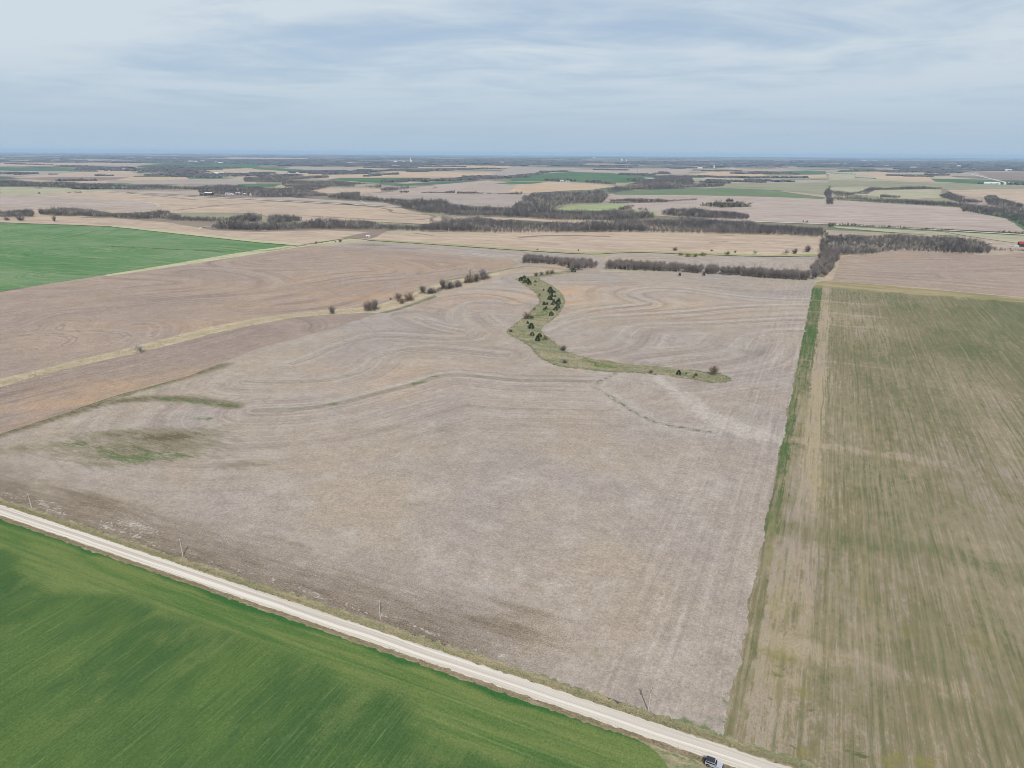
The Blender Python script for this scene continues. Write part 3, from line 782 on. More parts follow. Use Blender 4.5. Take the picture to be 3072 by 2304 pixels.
patch('stubble_field', P([(2500,836),(2524,770),(2640,762),(2700,750),(2800,757),(2970,766),(3072,760),(3330,770),(3330,930),(3072,892),(2750,862),(2488,842)]), 0.028, M['plough'], grid=9, edge=9, amp=0.4,
      attrs={'terrace': lines_attr(RT), 'gully': lines_attr([Z('r8',(600,390),(700,395),(790,398))], 4), 'warm': spots_attr([(2690,775,90,20,0,0.5)])})
# upper left wheat
WT = [Z('r5',(500,300),(300,300),(180,335),(300,365),(700,380),(1300,350)), Z('r5',(500,500),(900,515),(1300,430),(1800,400)), Z('r5',(0,430),(700,425),(1200,430)), Z('r5',(1300,300),(1700,300),(1900,335)), Z('r5',(600,120),(750,110),(850,130),(600,200),(0,250))]
patch('wheat_field', P([(-300,650),(0,665),(336,678),(768,727),(890,739),(768,756),(318,825),(0,874),(-300,932)]), 0.032, M['wheat_left'], grid=9, edge=9, amp=0.3, attrs={'terrace': lines_attr(WT)})
patch('grass_verge', P([(340,677),(768,721),(905,733),(900,739),(768,728),(336,681)]), 0.84, M['pale_strip'], edge=6, amp=0.5)
patch('grass_verge', P([(318,824),(540,788),(768,750),(905,733),(1010,716),(1105,709),(1111,716),(1020,724),(905,741),(768,762),(540,797),(318,829)]), 0.036, M['pale_strip'], edge=5, amp=0.6)
gl = P(GREEN_STRIP)
def ribbon(name, line, w0, w1, z, mat, step=6, amp=0.8, kind='structure'):
    l = resample(smooth_line(line), step, closed=False)
    t = np.gradient(l, axis=0); t /= np.linalg.norm(t, axis=1)[:, None]
    nrm = np.stack([-t[:, 1], t[:, 0]], 1)
    r = np.random.default_rng(len(l))
    a = l + nrm * (w0 + r.normal(0, amp, len(l)))[:, None]; b = l - nrm * (w1 + r.normal(0, amp, len(l)))[:, None]
    V_ = np.column_stack([np.vstack([a, b]), np.full(2 * len(l), z)]); n = len(l)
    F_ = np.array([(i, n + i, n + i + 1, i + 1) for i in range(n - 1)])
    return tag(mesh_np(name, V_, F_, mat), kind=kind)
ribbon('ditch', gl, 9, 9, 0.86, M['green_strip'])
ribbon('track', P(Z('r6',(-1250,270),(0,330),(380,270),(700,215),(950,200))) - VX * 3, 1.0, 1.0, 0.88, flat_mat('dark_track', A(116, 118, 84), 0.95, 0.1))

# the big stubble field
MT = [Z('r6',(300,1250),(380,1220),(480,1190),(600,1130),(800,1060),(950,1015),(1150,1015),(1500,1040),(1850,1035),(1780,960),(1700,890),(1670,840),(1700,780),(1780,750),(1900,735),(2150,765)),
      Z('r6',(-50,1395),(100,1400),(300,1400),(600,1390),(800,1340),(940,1270),(990,1200),(1080,1160),(1250,1130),(1500,1115),(1800,1150),(2040,1175)),
      Z('r6',(0,1640),(400,1630),(700,1580),(1000,1500),(1300,1425),(1480,1360),(1600,1340),(1800,1350),(2124,1390),(2400,1390),(2800,1400)),
      Z('r7',(2500,725),(2124,720),(1800,690),(1500,640),(1250,625),(1050,635),(960,660),(1000,700),(1150,745),(1120,768),(900,785),(600,820),(450,860),(350,900)),
      Z('r7',(2500,770),(2124,775),(1800,790),(1500,825),(1200,845),(900,860),(700,870),(500,910),(300,990)),
      Z('r7',(2500,880),(2124,895),(1700,920),(1300,930),(1050,935),(970,965),(920,1040),(860,1090),(700,1130),(480,1150)),
      Z('r7',(2400,975),(2124,985),(1950,1020),(1900,1080),(1860,1140),(1700,1185),(1400,1215),(1150,1250)),
      Z('r7',(230,540),(600,540),(1000,530),(1500,560),(2100,600)),
      Z('r7',(0,780),(-150,700),(-400,690),(-600,760)), Z('r6',(1300,850),(1500,930),(1850,1000))]
MG = [Z('r7',(870,1320),(680,1420),(680,1440),(850,1540),(1000,1640)) + Z('s3',(1050,100),(1200,180),(1400,230),(1750,285))]
TRK = [Z('r7',(1200,1350),(1350,1480),(1500,1600)) + Z('s3',(1600,130),(1900,260),(2212,330)), Z('r7',(1450,1500),(1580,1630)) + Z('s3',(1800,150),(2212,310))]
soil_a = mx(lambda X: 0.95 * np.clip(1 - (X @ VX - V_ROAD - 9) / 42.0, 0, 1) * np.clip((X @ VX - V_ROAD - 3) / 3.0, 0, 1) * np.clip((U_EDGE - 20 - X @ UX) / 70.0, 0, 1),
            spots_attr([(300,1510,60,9,-24,1.0), (620,1690,50,8,-24,1.0), (1500,1880,30,8,-24,0.95),(1560,1830,25,5,-24,0.8)]))
weed_a = mx(spots_attr([(430,1345,58,25,8,0.95), (500,1312,34,12,8,1.2), (420,1300,62,11,8,0.95), (740,1395,22,7,8,0.75), (1330,1290,8,5,0,0.85), (300,1310,40,12,10,0.7), (650,1370,12,5,0,.7), (160,1480,60,12,-20,0.5), (250,1370,50,16,0,.5), (1250,1510,9,4,0,.7), (1105,1555,12,4,0,.6), (860,1630,20,4,-24,.7),(1780,1955,8,4,0,.7)]),
            lines_attr([Z('s1',(-100,320),(200,240),(420,170),(700,90),(960,0)), Z('r5',(1000,1500),(1300,1420),(1560,1350),(1850,1260)), Z('r5',(950,1560),(1300,1530),(1600,1540),(1960,1600))], 8, 1.1), lines_attr([MT[2]], 3.2, 0.66), lines_attr([Z('r6',(300,1402),(600,1392),(800,1342))], 3.0, 0.6), spots_attr([(480,1375,30,6,10,0.9),(330,1395,24,6,0,0.8),(230,1330,40,10,10,0.75),(100,1345,50,14,10,0.7),(560,1290,16,5,0,0.8)]))
green_a = mx(spots_attr([(330,1350,42,16,8,0.62),(440,1372,34,9,8,0.85),(240,1330,30,10,8,0.6)]), lines_attr([Z('s1',(960,470),(1080,510),(1200,530),(1320,490),(1480,490)), Z('s1',(1100,500),(1400,460)), Z('s1',(1690,160),(1800,165)), Z('s1',(640,380),(720,385)), Z('r5',(1350,1540),(1600,1560),(1800,1590),(1960,1600)), Z('r6',(1310,1420),(1390,1405)), Z('r6',(1480,1360),(1520,1355)), Z('r6',(620,1592),(660,1588)), Z('r5',(1040,1510),(1250,1440),(1500,1365))], 3.6, 1.0),
             lines_attr([Z('s1',(-100,310),(200,235),(420,165),(700,80),(900,15))], 4, 0.7), lines_attr([Z('s7',(1450,1250),(1600,1310),(1750,1370)), Z('s7',(1750,1250),(1850,1200),(1870,1120))], 3, 1.0))
straw_a = mx(lambda X: 0.72 * np.exp(-((X @ VX - V_ROAD - 9.5) / 2.5) ** 2) * np.clip((-40 - X @ UX) / 30, 0, 1),
             spots_attr([(400,1575,26,8,-24,0.78), (170,1545,24,3,-24,.75),(120,1500,26,3,-24,.8),(1660,1250,14,14,0,0.0),(60,1330,30,8,0,.6)]), lines_attr(MG, 6, 0.62), lines_attr([Z('r6',(900,900),(1300,790),(1600,690),(2000,600))], 26, 0.5))
poly_main = P([(-260,1395),(0,1303),(210,1235),(361,1184),(564,1130),(768,1047),(923,1006),(1021,978),(1135,938),(1093,930),(1166,924),(1238,912),(1310,893),(1401,866),(1473,846),(1540,806),(1600,800),(1706,812),(1800,815),(2000,817),(2304,838),(2448,842),(2440,862)])
edge_line = [uv2(U_EDGE + 4, v) for v in (800 * S, 600 * S, 400 * S, 250 * S, V_ROAD + 5.6)]
south = [uv2(u, V_ROAD + 5.6 + 0.6 * math.sin(u / 9)) for u in np.linspace(U_EDGE - 1, -440, 60)]
poly_main = np.vstack([poly_main, edge_line, south])
ends = np.array([0])
def ridge_main(X, at_):
    d = at_['terrace']; ds = seg_dist(X, np.vstack([swale_xy, swale_xy[:1]]))
    de = seg_dist(X, np.vstack([poly_main, poly_main[:1]]))
    inn = inside(X, swale_xy)
    return 0.55 * np.exp(-(d / 4.5) ** 2) * np.clip((ds - 4) / 14, 0, 1) * np.clip((de - 3) / 12, 0, 1) * (~inn)
patch('stubble_field', poly_main, 0.040, M['stubble'], grid=3.6, edge=3.5, amp=0.35,
      attrs={'terrace': lines_attr(MT), 'gully': mx(lines_attr(MG, 3.2), lines_attr(TRK, 5.0, 0.42)), 'warm': spots_attr([(1760,870,60,30,0,1.0),(1690,880,50,36,0,.9),(1450,890,70,26,0,.9),(1530,905,40,26,0,.8),(1620,815,60,14,0,.8),(1350,910,60,30,0,.7),(1900,920,120,60,0,.45),(1150,1130,70,50,0,.4),(1700,905,50,25,0,.8)]),
             'line': mx(lines_attr([MT[2]], 3.0, 0.95), lines_attr([MT[1], MT[0]], 2.2, 0.75), lines_attr(MT[3:7], 2.0, 0.75), lines_attr(MG, 2.4, 1.25), lines_attr([Z('r7',(1260,1350),(1400,1470),(1560,1600))], 1.2, 0.6), spots_attr([(2243,1055,5,12,60,0.9),(1888,1012,4,7,60,0.7),(1640,1130,26,4,0,0.7)])),
             'wash': lines_attr(MG, 1.9, 1.0),
             'pale': mx(lines_attr(TRK, 5.5, 0.9), lines_attr(MG, 7, 0.7), lines_attr([[(x, y - 9) for x, y in MT[2]]], 3.5, 0.7), lines_attr([[(x, y - 6) for x, y in l] for l in MT[3:7]], 4.0, 0.75), lines_attr([[(x, y - 6) for x, y in l] for l in MT[:2]], 4.0, 0.6)),
             'soil': soil_a, 'weed': weed_a, 'green': green_a, 'straw': straw_a}, ridge=ridge_main)

# grassy waterways and the cedar swale
patch('grass_waterway', P(Z('r5',(-500,1545),(0,1372),(300,1305),(700,1205),(1000,1135),(1200,1085),(1500,1005),(1750,940),(2124,868)) + Z('r6',(300,835),(600,800),(900,780),(1030,750),(1150,715),(1330,650),(1500,590),(1750,520),(1950,495),(2080,462),(2124,452),(2124,462),(2000,520),(1850,575),(1600,625),(1450,680),(1320,730),(1150,790),(1000,828),(880,826),(600,842),(300,868)) + Z('r5',(2124,925),(1750,1000),(1500,1070),(1200,1142),(1000,1185),(700,1258),(400,1330),(0,1447),(-500,1620))), 0.060, M['waterway'], edge=4, amp=0.7)
patch('grass_strip', P(Z('r6',(1000,830),(1150,795),(1320,740),(1480,680),(1500,695),(1350,750),(1200,800),(1100,825))), 0.064, verge_mat('damp_grass', (A(120,124,98), A(146,140,114), A(104,116,82)), 0.4), edge=4, amp=0.5)
patch('grassy_swale', swale_xy, 0.068, M['swale'], edge=3, amp=0.4)
ribbon('field_edge', P(SWALE_W[:34]), 0.8, 0.9, 0.072, flat_mat('edge_weeds', A(126, 124, 96), 0.95, 0.1, 0.4, 0.5), step=1.5, amp=0.9)
ribbon('field_edge', P(SWALE_W[36:58]), 0.6, 0.8, 0.072, flat_mat('edge_weeds_far', A(132, 128, 102), 0.95, 0.1, 0.4, 0.5), step=1.5, amp=0.9)
for pts, w_ in ((Z('r7',(200,855),(270,825),(310,800),(335,795)), 5), (Z('r7',(680,1255),(780,1265),(860,1285)), 4.5), (Z('r7',(250,1030),(285,1058)), 4), (Z('r7',(590,1205),(700,1250)), 2)):
    ribbon('green_grass', P(pts), w_, w_, 0.076, verge_mat('green_grass', (A(98,122,70), A(120,134,86), A(88,112,60)), 0.5), step=2, amp=0.8)
ribbon('grass_strip', P(Z('r7',(-560,560),(-200,500),(-20,460),(150,435),(480,470))), 3.5, 3.5, 0.062, M['swale'], step=4, amp=0.6)

# east: patchy wheat
patch('wheat_field', np.vstack([[uv2(U_EDGE + 0.5, v) for v in np.linspace(V_ROAD + 10, 800 * S, 40)], P([(2440,860),(2450,846),(2488,842),(2750,864),(3072,894),(3330,930)]), [uv2(430, 640)], [uv2(420, V_ROAD + 5)], [uv2(u, V_ROAD + 4.6) for u in np.linspace(400, U_EDGE + 1, 40)]]),
      0.052, M['wheat_thin'], edge=1.6, amp=0.5)
# south: lush wheat whose corner is rounded off before the road bends away
cu = U_EDGE + 2
patch('wheat_field', np.vstack([[uv2(u, V_ROAD - 4.6) for u in np.linspace(-460, cu - 24, 90)], [uv2(cu - 24 + 14 * math.sin(t), V_ROAD - 4.6 - 16 * (1 - math.cos(t))) for t in np.linspace(0.1, 1.5, 12)], [uv2(cu - 8, 60), uv2(-20, 20), uv2(-460, 20)]]),
      0.040, M['wheat_near'], edge=2.0, amp=0.28)

# ------------------------------------------------------------------ the gravel road and its verges
def strip_uv(name, u0, u1, prof, mat, n=300, amp=0.0, kind='structure'):
    """prof: (v offset from the road's middle, z)"""
    us = np.linspace(u0, u1, n); r = np.random.default_rng(len(name))
    rows = []
    for k, (dv, z) in enumerate(prof):
        j = r.normal(0, amp, n) if k in (0, len(prof) - 1) else np.zeros(n)
        rows.append(np.column_stack([np.outer(us, UX) + np.outer(V_ROAD + dv + j, VX), np.full(n, z)]))
    V_ = np.vstack(rows); m_ = len(prof)
    F_ = np.array([(k * n + i, k * n + i + 1, (k + 1) * n + i + 1, (k + 1) * n + i) for k in range(m_ - 1) for i in range(n - 1)])
    return tag(mesh_np(name, V_, F_, mat), kind=kind)
strip_uv('road_verge', -460, 400, [(2.5, 0.058), (4.2, 0.058), (6.6, 0.058)], M['verge'], 900, 0.55)
strip_uv('road_verge', -460, 400, [(-4.9, 0.058), (-3.6, 0.058), (-2.5, 0.058)], M['verge_s'], 700, 0.28)
patch('road_verge', np.array([uv2(cu - 60, V_ROAD - 4.0), uv2(cu - 60, 60), uv2(400, 60), uv2(400, V_ROAD - 4.0)]), 0.036, M['verge'], edge=2, amp=0.3)
strip_uv('gravel_road', -460, 400, [(-2.95, 0.064), (-2.3, 0.11), (0, 0.17), (2.3, 0.11), (2.95, 0.064)], M['road'], 700, 0.16)

# far roads
M['road_far'] = flat_mat('pale_gravel', A(214, 206, 190), 0.95, 0.1, 0.08, 0.05)
for pts, w_ in (([(2036,655),(2160,661),(2304,667),(2484,673),(2700,684),(3072,705),(3300,716)], 7.0), ([(240,572),(420,581),(597,590),(768,599),(1000,611),(1200,622)], 8.0), ([(900,440 + 170 * .3472),(1100,613)], 2.0),
                (Z('r4',(1750,238),(1790,246),(1900,272),(2080,316),(2140,326)), 11.0), (Z('r4',(2000,330),(2260,345)), 5)):
    ribbon('gravel_road', P(pts), w_, w_, 0.9, M['road_far'], step=20, amp=0.15)
ribbon('grass_verge', P(Z('r1',(310,425),(600,440),(1000,462),(1360,488),(1370,525))), 4, 4, 0.9, M['pale'], step=15, amp=0.8)
ribbon('grass_verge', P(Z('r1',(1720,715),(1745,695),(1900,690),(2300,730))) , 3, 3, 0.9, M['pale'], step=8, amp=0.6)
for pts, w_ in ((Z('r1',(1530,552),(1750,525),(1900,505),(2212,490)) + Z('r2',(200,468),(600,480),(900,510),(1180,545),(1150,565),(1250,580),(1500,590),(1560,605),(1480,632),(1200,640),(700,615),(400,600)), 5),
                (Z('r1',(1100,400),(1400,430),(1700,462)), 5), (Z('r2',(1370,755),(1450,760),(1530,772)), 3), (Z('r3',(60,790),(220,775),(500,770),(700,775),(850,780)), 9), (Z('r3',(1700,830),(1870,820)), 4), (Z('r3',(1660,765),(1920,772)), 3)):
    ribbon('damp_furrow', P(pts), w_, w_, 0.9, M['brown'], step=12, amp=1.4)

# ------------------------------------------------------------------ plants: geometry
def slivers(P0, D, Wd, r):
    """thin triangles from P0 along D with base width Wd"""
    n = len(P0)
    q = np.cross(D, r.normal(0, 1, (n, 3))); q /= np.maximum(1e-6, np.linalg.norm(q, axis=1))[:, None]
    V_ = np.empty((n * 3, 3)); V_[0::3] = P0 - q * Wd[:, None] / 2; V_[1::3] = P0 + q * Wd[:, None] / 2; V_[2::3] = P0 + D
    return V_, np.arange(n * 3).reshape(n, 3)
def crown_slivers(n, H, R, base, r, width=0.22, length=0.28, up=0.9, droop=0.0):
    """twigs along limbs that fan out of the bole: vase shaped, uneven, open at the edge"""
    m_ = max(7, n // 16)
    az = r.uniform(0, 2 * math.pi, m_); tip = r.uniform(0, 1, m_) ** 0.7 * R * r.uniform(0.75, 1.15, m_)
    hz_ = (H - base) * np.clip(1.02 - 0.42 * (tip / R) ** 2, 0.3, 1) * r.uniform(0.72, 1.0, m_)
    k = r.integers(0, m_, n); t = r.uniform(0.12, 1.0, n) ** 0.8
    off_ = r.normal(0, 0.11 * R, (n, 3)) * t[:, None]
    P0 = np.column_stack([np.cos(az[k]) * tip[k] * t ** 0.8, np.sin(az[k]) * tip[k] * t ** 0.8, base + hz_[k] * t * 0.85]) + off_
    P0[:, 2] = np.maximum(P0[:, 2], 0.05)
    D = np.column_stack([np.cos(az[k]) * tip[k] / R * 0.8, np.sin(az[k]) * tip[k] / R * 0.8, np.full(n, up)]) + r.normal(0, 0.38, (n, 3))
    D /= np.linalg.norm(D, axis=1)[:, None]
    D *= (length * H * r.uniform(0.45, 1.1, n) * (1.15 - 0.5 * t))[:, None]
    return slivers(P0, D, width * r.uniform(0.5, 1.4, n) * (1.25 - 0.5 * t), r)
def trunk_mesh(H, R, base, r, limbs=6, lean=0.05):
    m = MB()
    top = (r.normal(0, lean) * H, r.normal(0, lean) * H, H * 0.72)
    m.tube((0, 0, -0.15), (top[0] * .4, top[1] * .4, H * 0.34), 0.026 * H, 0.018 * H, 6)
    m.tube((top[0] * .4, top[1] * .4, H * 0.34), top, 0.018 * H, 0.005 * H, 5)
    for i in range(limbs):
        a = 2 * math.pi * i / limbs + r.uniform(-.4, .4); z0 = H * r.uniform(0.16, 0.45)
        m.tube((top[0] * .3, top[1] * .3, z0), (math.cos(a) * R * 0.75, math.sin(a) * R * 0.75, z0 + H * r.uniform(0.25, 0.42)), 0.013 * H, 0.004 * H, 4)
    return m.build('trunk', M['trunk'], link=False)
def make_tree_kind(seed, H, R, base, n, mat, width=0.22, length=0.26, up=0.9, limbs=6):
    r = np.random.default_rng(seed)
    V_, F_ = crown_slivers(n, H, R, base, r, width, length, up)
    return trunk_mesh(H, R, base, r, limbs), mesh_np('crown', V_, F_, mat, link=False)
def plant(name, kind, xy, label, cat, rz=None, s=1.0, group=None, sz=None, z=0.03):
    o = thing(name, label, cat, (xy[0], xy[1], z), random.uniform(0, 6.28) if rz is None else rz, group)
    o.scale = (s, s, s * (sz or 1.0))
    inst('trunk', kind[0], o); inst('crown', kind[1], o)
    return o
def scatter_in(poly, spacing, r, jit=0.45):
    lo, hi = poly.min(0), poly.max(0)
    gx_, gy_ = np.meshgrid(np.arange(lo[0], hi[0], spacing), np.arange(lo[1], hi[1], spacing))
    X = np.stack([gx_.ravel(), gy_.ravel()], 1) + r.uniform(-jit, jit, (gx_.size, 2)) * spacing
    return X[inside(X, poly)]

# individual bare trees of the hedgerow belts nearest the camera
KB = [make_tree_kind(100 + i, 11.0, 3.6 + 0.6 * (i % 3), 0.5, 620, M['twig'], 0.26, 0.27, 1.1) for i in range(8)]
def belt(poly_px, n, label, group, h=(0.85, 1.2), seed=1):
    r = np.random.default_rng(seed); pl = P(poly_px)
    area = 0.5 * abs(np.dot(pl[:, 0], np.roll(pl[:, 1], 1)) - np.dot(pl[:, 1], np.roll(pl[:, 0], 1)))
    X = scatter_in(pl, math.sqrt(area / n), r)
    for x in X:
        plant('bare_tree', KB[r.integers(8)], x, label, 'tree', r.uniform(0, 6.28), r.uniform(*h), group)
    return len(X)
nb = belt(Z('r7',(60,398),(150,385),(350,410),(520,428),(640,430),(710,452),(560,474),(500,478),(420,440),(250,418),(120,418)), 70,
     'bare grey tree in the short belt at the head of the grassy swale', 'bare trees of the short belt above the swale', seed=3, h=(0.95, 1.3))
nb += belt(Z('r7',(790,455),(850,438),(1100,452),(1500,478),(1800,500),(2124,515)) + Z('r8',(0,515),(330,540),(370,560),(0,540)) + Z('r7',(1900,520),(1500,495),(1000,472),(790,462)), 150,
     'bare grey tree in the long straight hedgerow along the top of the stubble', 'bare trees of the long hedgerow', seed=4, h=(1.0, 1.3))
nb += belt(Z('r8',(375,550),(480,548),(505,500),(560,440),(600,380),(560,320),(430,320),(420,420),(375,480)), 75,
     'bare grey tree in the belt running north from the patchy wheat corner', 'bare trees of the north running belt', seed=5, h=(1.05, 1.45))
nb = nb

# ------------------------------------------------------------------ woods too dense to count
def wood(name, polys, spacing, H=11.0, n=34, width=0.55, pale=0.05, cedar=0.0, greenish=0.0, seed=0, zone=None, dens=1.0):
    """bare woodland: every tree a spray of slivers; tint 0..0.62 grey twigs, 0.74 budding, 0.84-0.93 pale bark, 1.0 cedar"""
    r = np.random.default_rng(seed)
    n = int(n * 1.35); spacing *= 0.86
    pts = np.vstack([scatter_in(P(p), spacing, r) for p in polys])
    kinds = [crown_slivers(n, 1.0, 0.40, 0.03, r, width / H, 0.30, 1.0) for _ in range(12)]
    cn = [crown_slivers(int(n * 1.2), 1.0, 0.34, 0.02, r, width / H * 1.25, 0.22, 0.5) for _ in range(4)]
    Vs, Fs, Ts, off = [], [], [], 0
    bole = n >= 50
    # clumps of species and of height
    ph = r.uniform(0, 6.28, 4)
    for x in pts:
        c = r.random(); h = H * r.uniform(0.68, 1.15) * (1 + 0.26 * math.sin(x[0] / 45 + ph[0]) + 0.2 * math.sin(x[1] / 31 + ph[1] + x[0] / 70) + 0.14 * math.sin(x[0] / 13 + ph[2]))
        cl = 0.5 + 0.5 * math.sin(x[0] / 60 + ph[2]) * math.cos(x[1] / 40 + ph[3])
        if c < cedar: V0, F0 = cn[r.integers(4)]; tnt = 1.0; h *= 0.62
        elif c < cedar + pale * (0.3 + 1.4 * cl): V0, F0 = kinds[r.integers(12)]; tnt = r.uniform(0.82, 0.93); h *= 1.12
        elif c < cedar + pale + greenish: V0, F0 = kinds[r.integers(12)]; tnt = 0.74
        else: V0, F0 = kinds[r.integers(12)]; tnt = np.clip(r.normal(0.32, 0.2) + (cl - 0.5) * 0.4, 0, 0.62)
        a = r.uniform(0, 6.28); ca, sa = math.cos(a), math.sin(a)
        nt = len(V0)
        if bole and tnt < 0.95:
            lean = r.normal(0, 0.05, 2); wb = 0.30 / h
            V0 = np.vstack([V0, [(-wb, 0, 0), (wb, 0, 0), (lean[0], lean[1], 0.55), (0, -wb, 0), (0, wb, 0), (lean[0], lean[1], 0.55)]])
            F0 = np.vstack([F0, [(nt, nt + 1, nt + 2), (nt + 3, nt + 4, nt + 5)]])
        V_ = V0 * np.array([h * 1.05, h * 1.05, h])
        V_ = np.column_stack([V_[:, 0] * ca - V_[:, 1] * sa + x[0], V_[:, 0] * sa + V_[:, 1] * ca + x[1], V_[:, 2]])
        Vs.append(V_); Fs.append(F0 + off); off += len(V_); tv = np.full(len(V_), tnt); tv[nt:] = r.uniform(0.78, 0.9); Ts.append(tv)
    o = mesh_np(name, np.vstack(Vs), np.vstack(Fs), M['wood'], {'tint': np.concatenate(Ts)})
    tag(o, kind='stuff')
    return o, len(pts)
tot = 0
def wd(label, *a, **k):
    global tot
    o, n = wood(*a, **k); tot += n
    o['label'] = label; o['category'] = 'woodland'
wd('long dark band of bare creek woodland beyond the tan fields', 'creek_woodland', [[(640,682),(768,683),(890,679),(1045,674),(1115,672),(1200,686),(1290,679),(1430,668),(1536,671),(1650,676),(1780,678),(1830,674),(1950,666),(2060,662),(2150,676),(2304,684),(2470,690),(2490,714),(2304,706),(2090,701),(1885,697),(1536,699),(1290,696),(1115,690),(975,687),(768,693),(640,690)]], 8.0, 14.0, 56, 0.5, 0.05, 0.01, 0.02, 11)
wd('bare wood with pale sycamores right of the north running belt', 'creek_woodland', [Z('r8',(430,320),(440,250),(500,200),(620,190),(900,200),(1300,215),(1600,245),(1800,290),(1835,335),(1700,342),(1300,325),(1100,312),(920,330),(880,345),(600,348))], 7.6, 12.0, 60, 0.5, 0.10, 0.03, 0.05, 12)
wd('low scrubby wood by the red roofed barn', 'scrub_woodland', [Z('r8',(1840,285),(2200,310),(2200,320),(1960,318),(1840,308))], 7.0, 6.5, 50, 0.5, 0.0, 0.12, 0.1, 13)
wd('dark bare wood behind the creek band in the middle', 'creek_woodland', [Z('r2',(1260,535),(1400,500),(1500,510),(1750,530),(2212,560)) + Z('r3',(300,570),(800,575),(1150,600),(1250,620),(900,650),(400,640),(0,610)) + Z('r2',(1700,590),(1450,572))], 9.0, 14.0, 44, 0.65, 0.03, 0.01, 0.02, 14)
wd('grey bare wood joining the creek from the upper left', 'creek_woodland', [Z('r2',(1110,475),(1330,480),(1600,490),(1700,505),(1500,515),(1270,520),(1120,490)), Z('r2',(620,445),(660,425),(880,415),(900,432),(860,450),(1100,466),(1330,480),(1330,492),(1100,484),(700,455))], 10, 14.0, 36, 0.8, 0.06, 0.0, 0.02, 15)
wd('mixed wood round the small light green hay fields', 'creek_woodland', [Z('r3',(90,455),(200,425),(500,415),(800,400),(830,435),(780,490),(500,500),(370,520),(360,550),(200,560),(0,560),(60,520),(110,480))], 10, 14.5, 40, 0.8, 0.12, 0.03, 0.05, 16)
wd('bare wood beside the far gravel road, left of the pale field', 'creek_woodland', [Z('r3',(1290,590),(1380,570),(1700,572),(1980,590),(2050,612),(2030,635),(1700,625),(1440,612))], 8.5, 15.0, 50, 0.6, 0.04, 0.05, 0.03, 17)
wd('bare thickets in front of the pale curved fields on the left', 'creek_woodland', [[(0,643),(60,638),(100,642),(102,652),(0,654)], [(118,640),(215,636),(323,646),(330,652),(250,648),(215,650),(118,645)], [(245,645),(330,642),(345,651),(260,651)], [(340,646),(430,642),(512,646),(514,653),(430,658),(345,655)], [(475,655),(600,660),(700,656),(768,655),(768,665),(650,667),(520,662)]], 7.0, 14.0, 56, 0.5, 0.05, 0.0, 0.08, 18)
wd('thicket and grove left of the creek band', 'creek_woodland', [Z('r1',(1860,700),(1980,690),(2212,700),(2212,722),(2050,722)), Z('r2',(-120,690),(0,690),(350,690),(330,722),(0,725),(-120,720)), Z('r2',(95,650),(160,628),(330,632),(405,640),(380,650),(210,672),(120,678)), Z('r2',(-60,640),(40,640),(60,648),(-60,652))], 7.0, 14.0, 56, 0.5, 0.06, 0.02, 0.05, 19)
wd('long bare wood line across the left beyond the pale pasture', 'creek_woodland', [Z('r1',(-100,310),(400,312),(700,322),(1000,335),(1250,345),(1700,352),(2212,352),(2300,375),(1700,375),(1200,378),(920,372),(600,360),(300,348),(-100,345))], 12, 12.0, 28, 1.0, 0.05, 0.04, 0.03, 20)
wd('dark woods around the farmstead and green plots left of centre', 'creek_woodland', [Z('r2',(-500,370),(0,365),(300,372),(420,385),(600,410),(620,432),(300,436),(0,432),(-500,400)), Z('r2',(220,330),(280,305),(600,302),(860,318),(850,350),(640,350),(540,378),(440,382),(260,352)), Z('r2',(-100,270),(330,262),(620,258),(630,270),(300,290),(250,310),(-100,308)), Z('r2',(600,320),(960,316),(980,322),(860,332)), Z('r2',(1070,380),(1140,365),(1320,352),(1330,362),(1150,390)), Z('r2',(940,350),(1080,350),(1080,362))], 13, 12.0, 26, 1.1, 0.06, 0.02, 0.02, 21)
wd('woods between the big far green field and the creek', 'creek_woodland', [Z('r3',(820,385),(900,355),(1000,340),(1300,335),(1570,335),(1830,335),(1840,343),(1750,352),(1400,365),(950,380)), Z('r3',(990,290),(1290,262),(1370,250),(1550,262),(1570,310),(1560,330),(1200,330),(960,335),(1100,315)), Z('r3',(1200,238),(1290,222),(1360,230),(1370,240)), Z('r3',(600,316),(900,322),(900,332),(640,318))], 13, 12.0, 26, 1.1, 0.05, 0.05, 0.02, 22)
wd('wooded creek running off to the right edge with scrub above it', 'creek_woodland', [Z('r4',(560,452),(620,445),(1100,470),(1660,500),(1900,520),(2212,560),(2260,700),(2212,705),(2050,620),(1880,590),(1680,565),(1660,528),(1000,490),(600,465)), Z('r4',(1480,425),(1560,400),(1600,420),(1720,470),(1850,490),(1660,495),(1500,440)), Z('r4',(1860,440),(1930,428),(2020,460),(2200,520),(2212,570),(1900,510)), Z('r4',(740,410),(900,362),(1400,358),(1500,362),(1500,368),(920,380),(860,415)), Z('r4',(1000,420),(1150,440),(1100,450),(960,438)), Z('r4',(500,395),(560,400),(740,412),(720,422),(560,412))], 11, 11.0, 30, 0.9, 0.04, 0.06, 0.03, 23)
wd('narrow hedge of bare trees crossing the pale pink field', 'creek_woodland', [Z('r4',(498,388),(530,365),(540,400),(552,460),(555,505),(510,505),(505,450),(485,415))], 11, 12.0, 36, 0.9, 0.02, 0.02, 0.0, 24)
wd('row of dark cedars and bare trees along the light green hay field', 'cedar_row', [Z('r3',(850,470),(1000,458),(1200,470),(1590,458),(1595,464),(1300,484),(1050,492),(830,494)), Z('r3',(905,545),(960,520),(1040,510),(1055,520),(1000,545),(930,552)), Z('r3',(1090,540),(1170,545),(1170,550),(1090,548))], 9, 9.0, 40, 0.8, 0.03, 0.5, 0.05, 25)
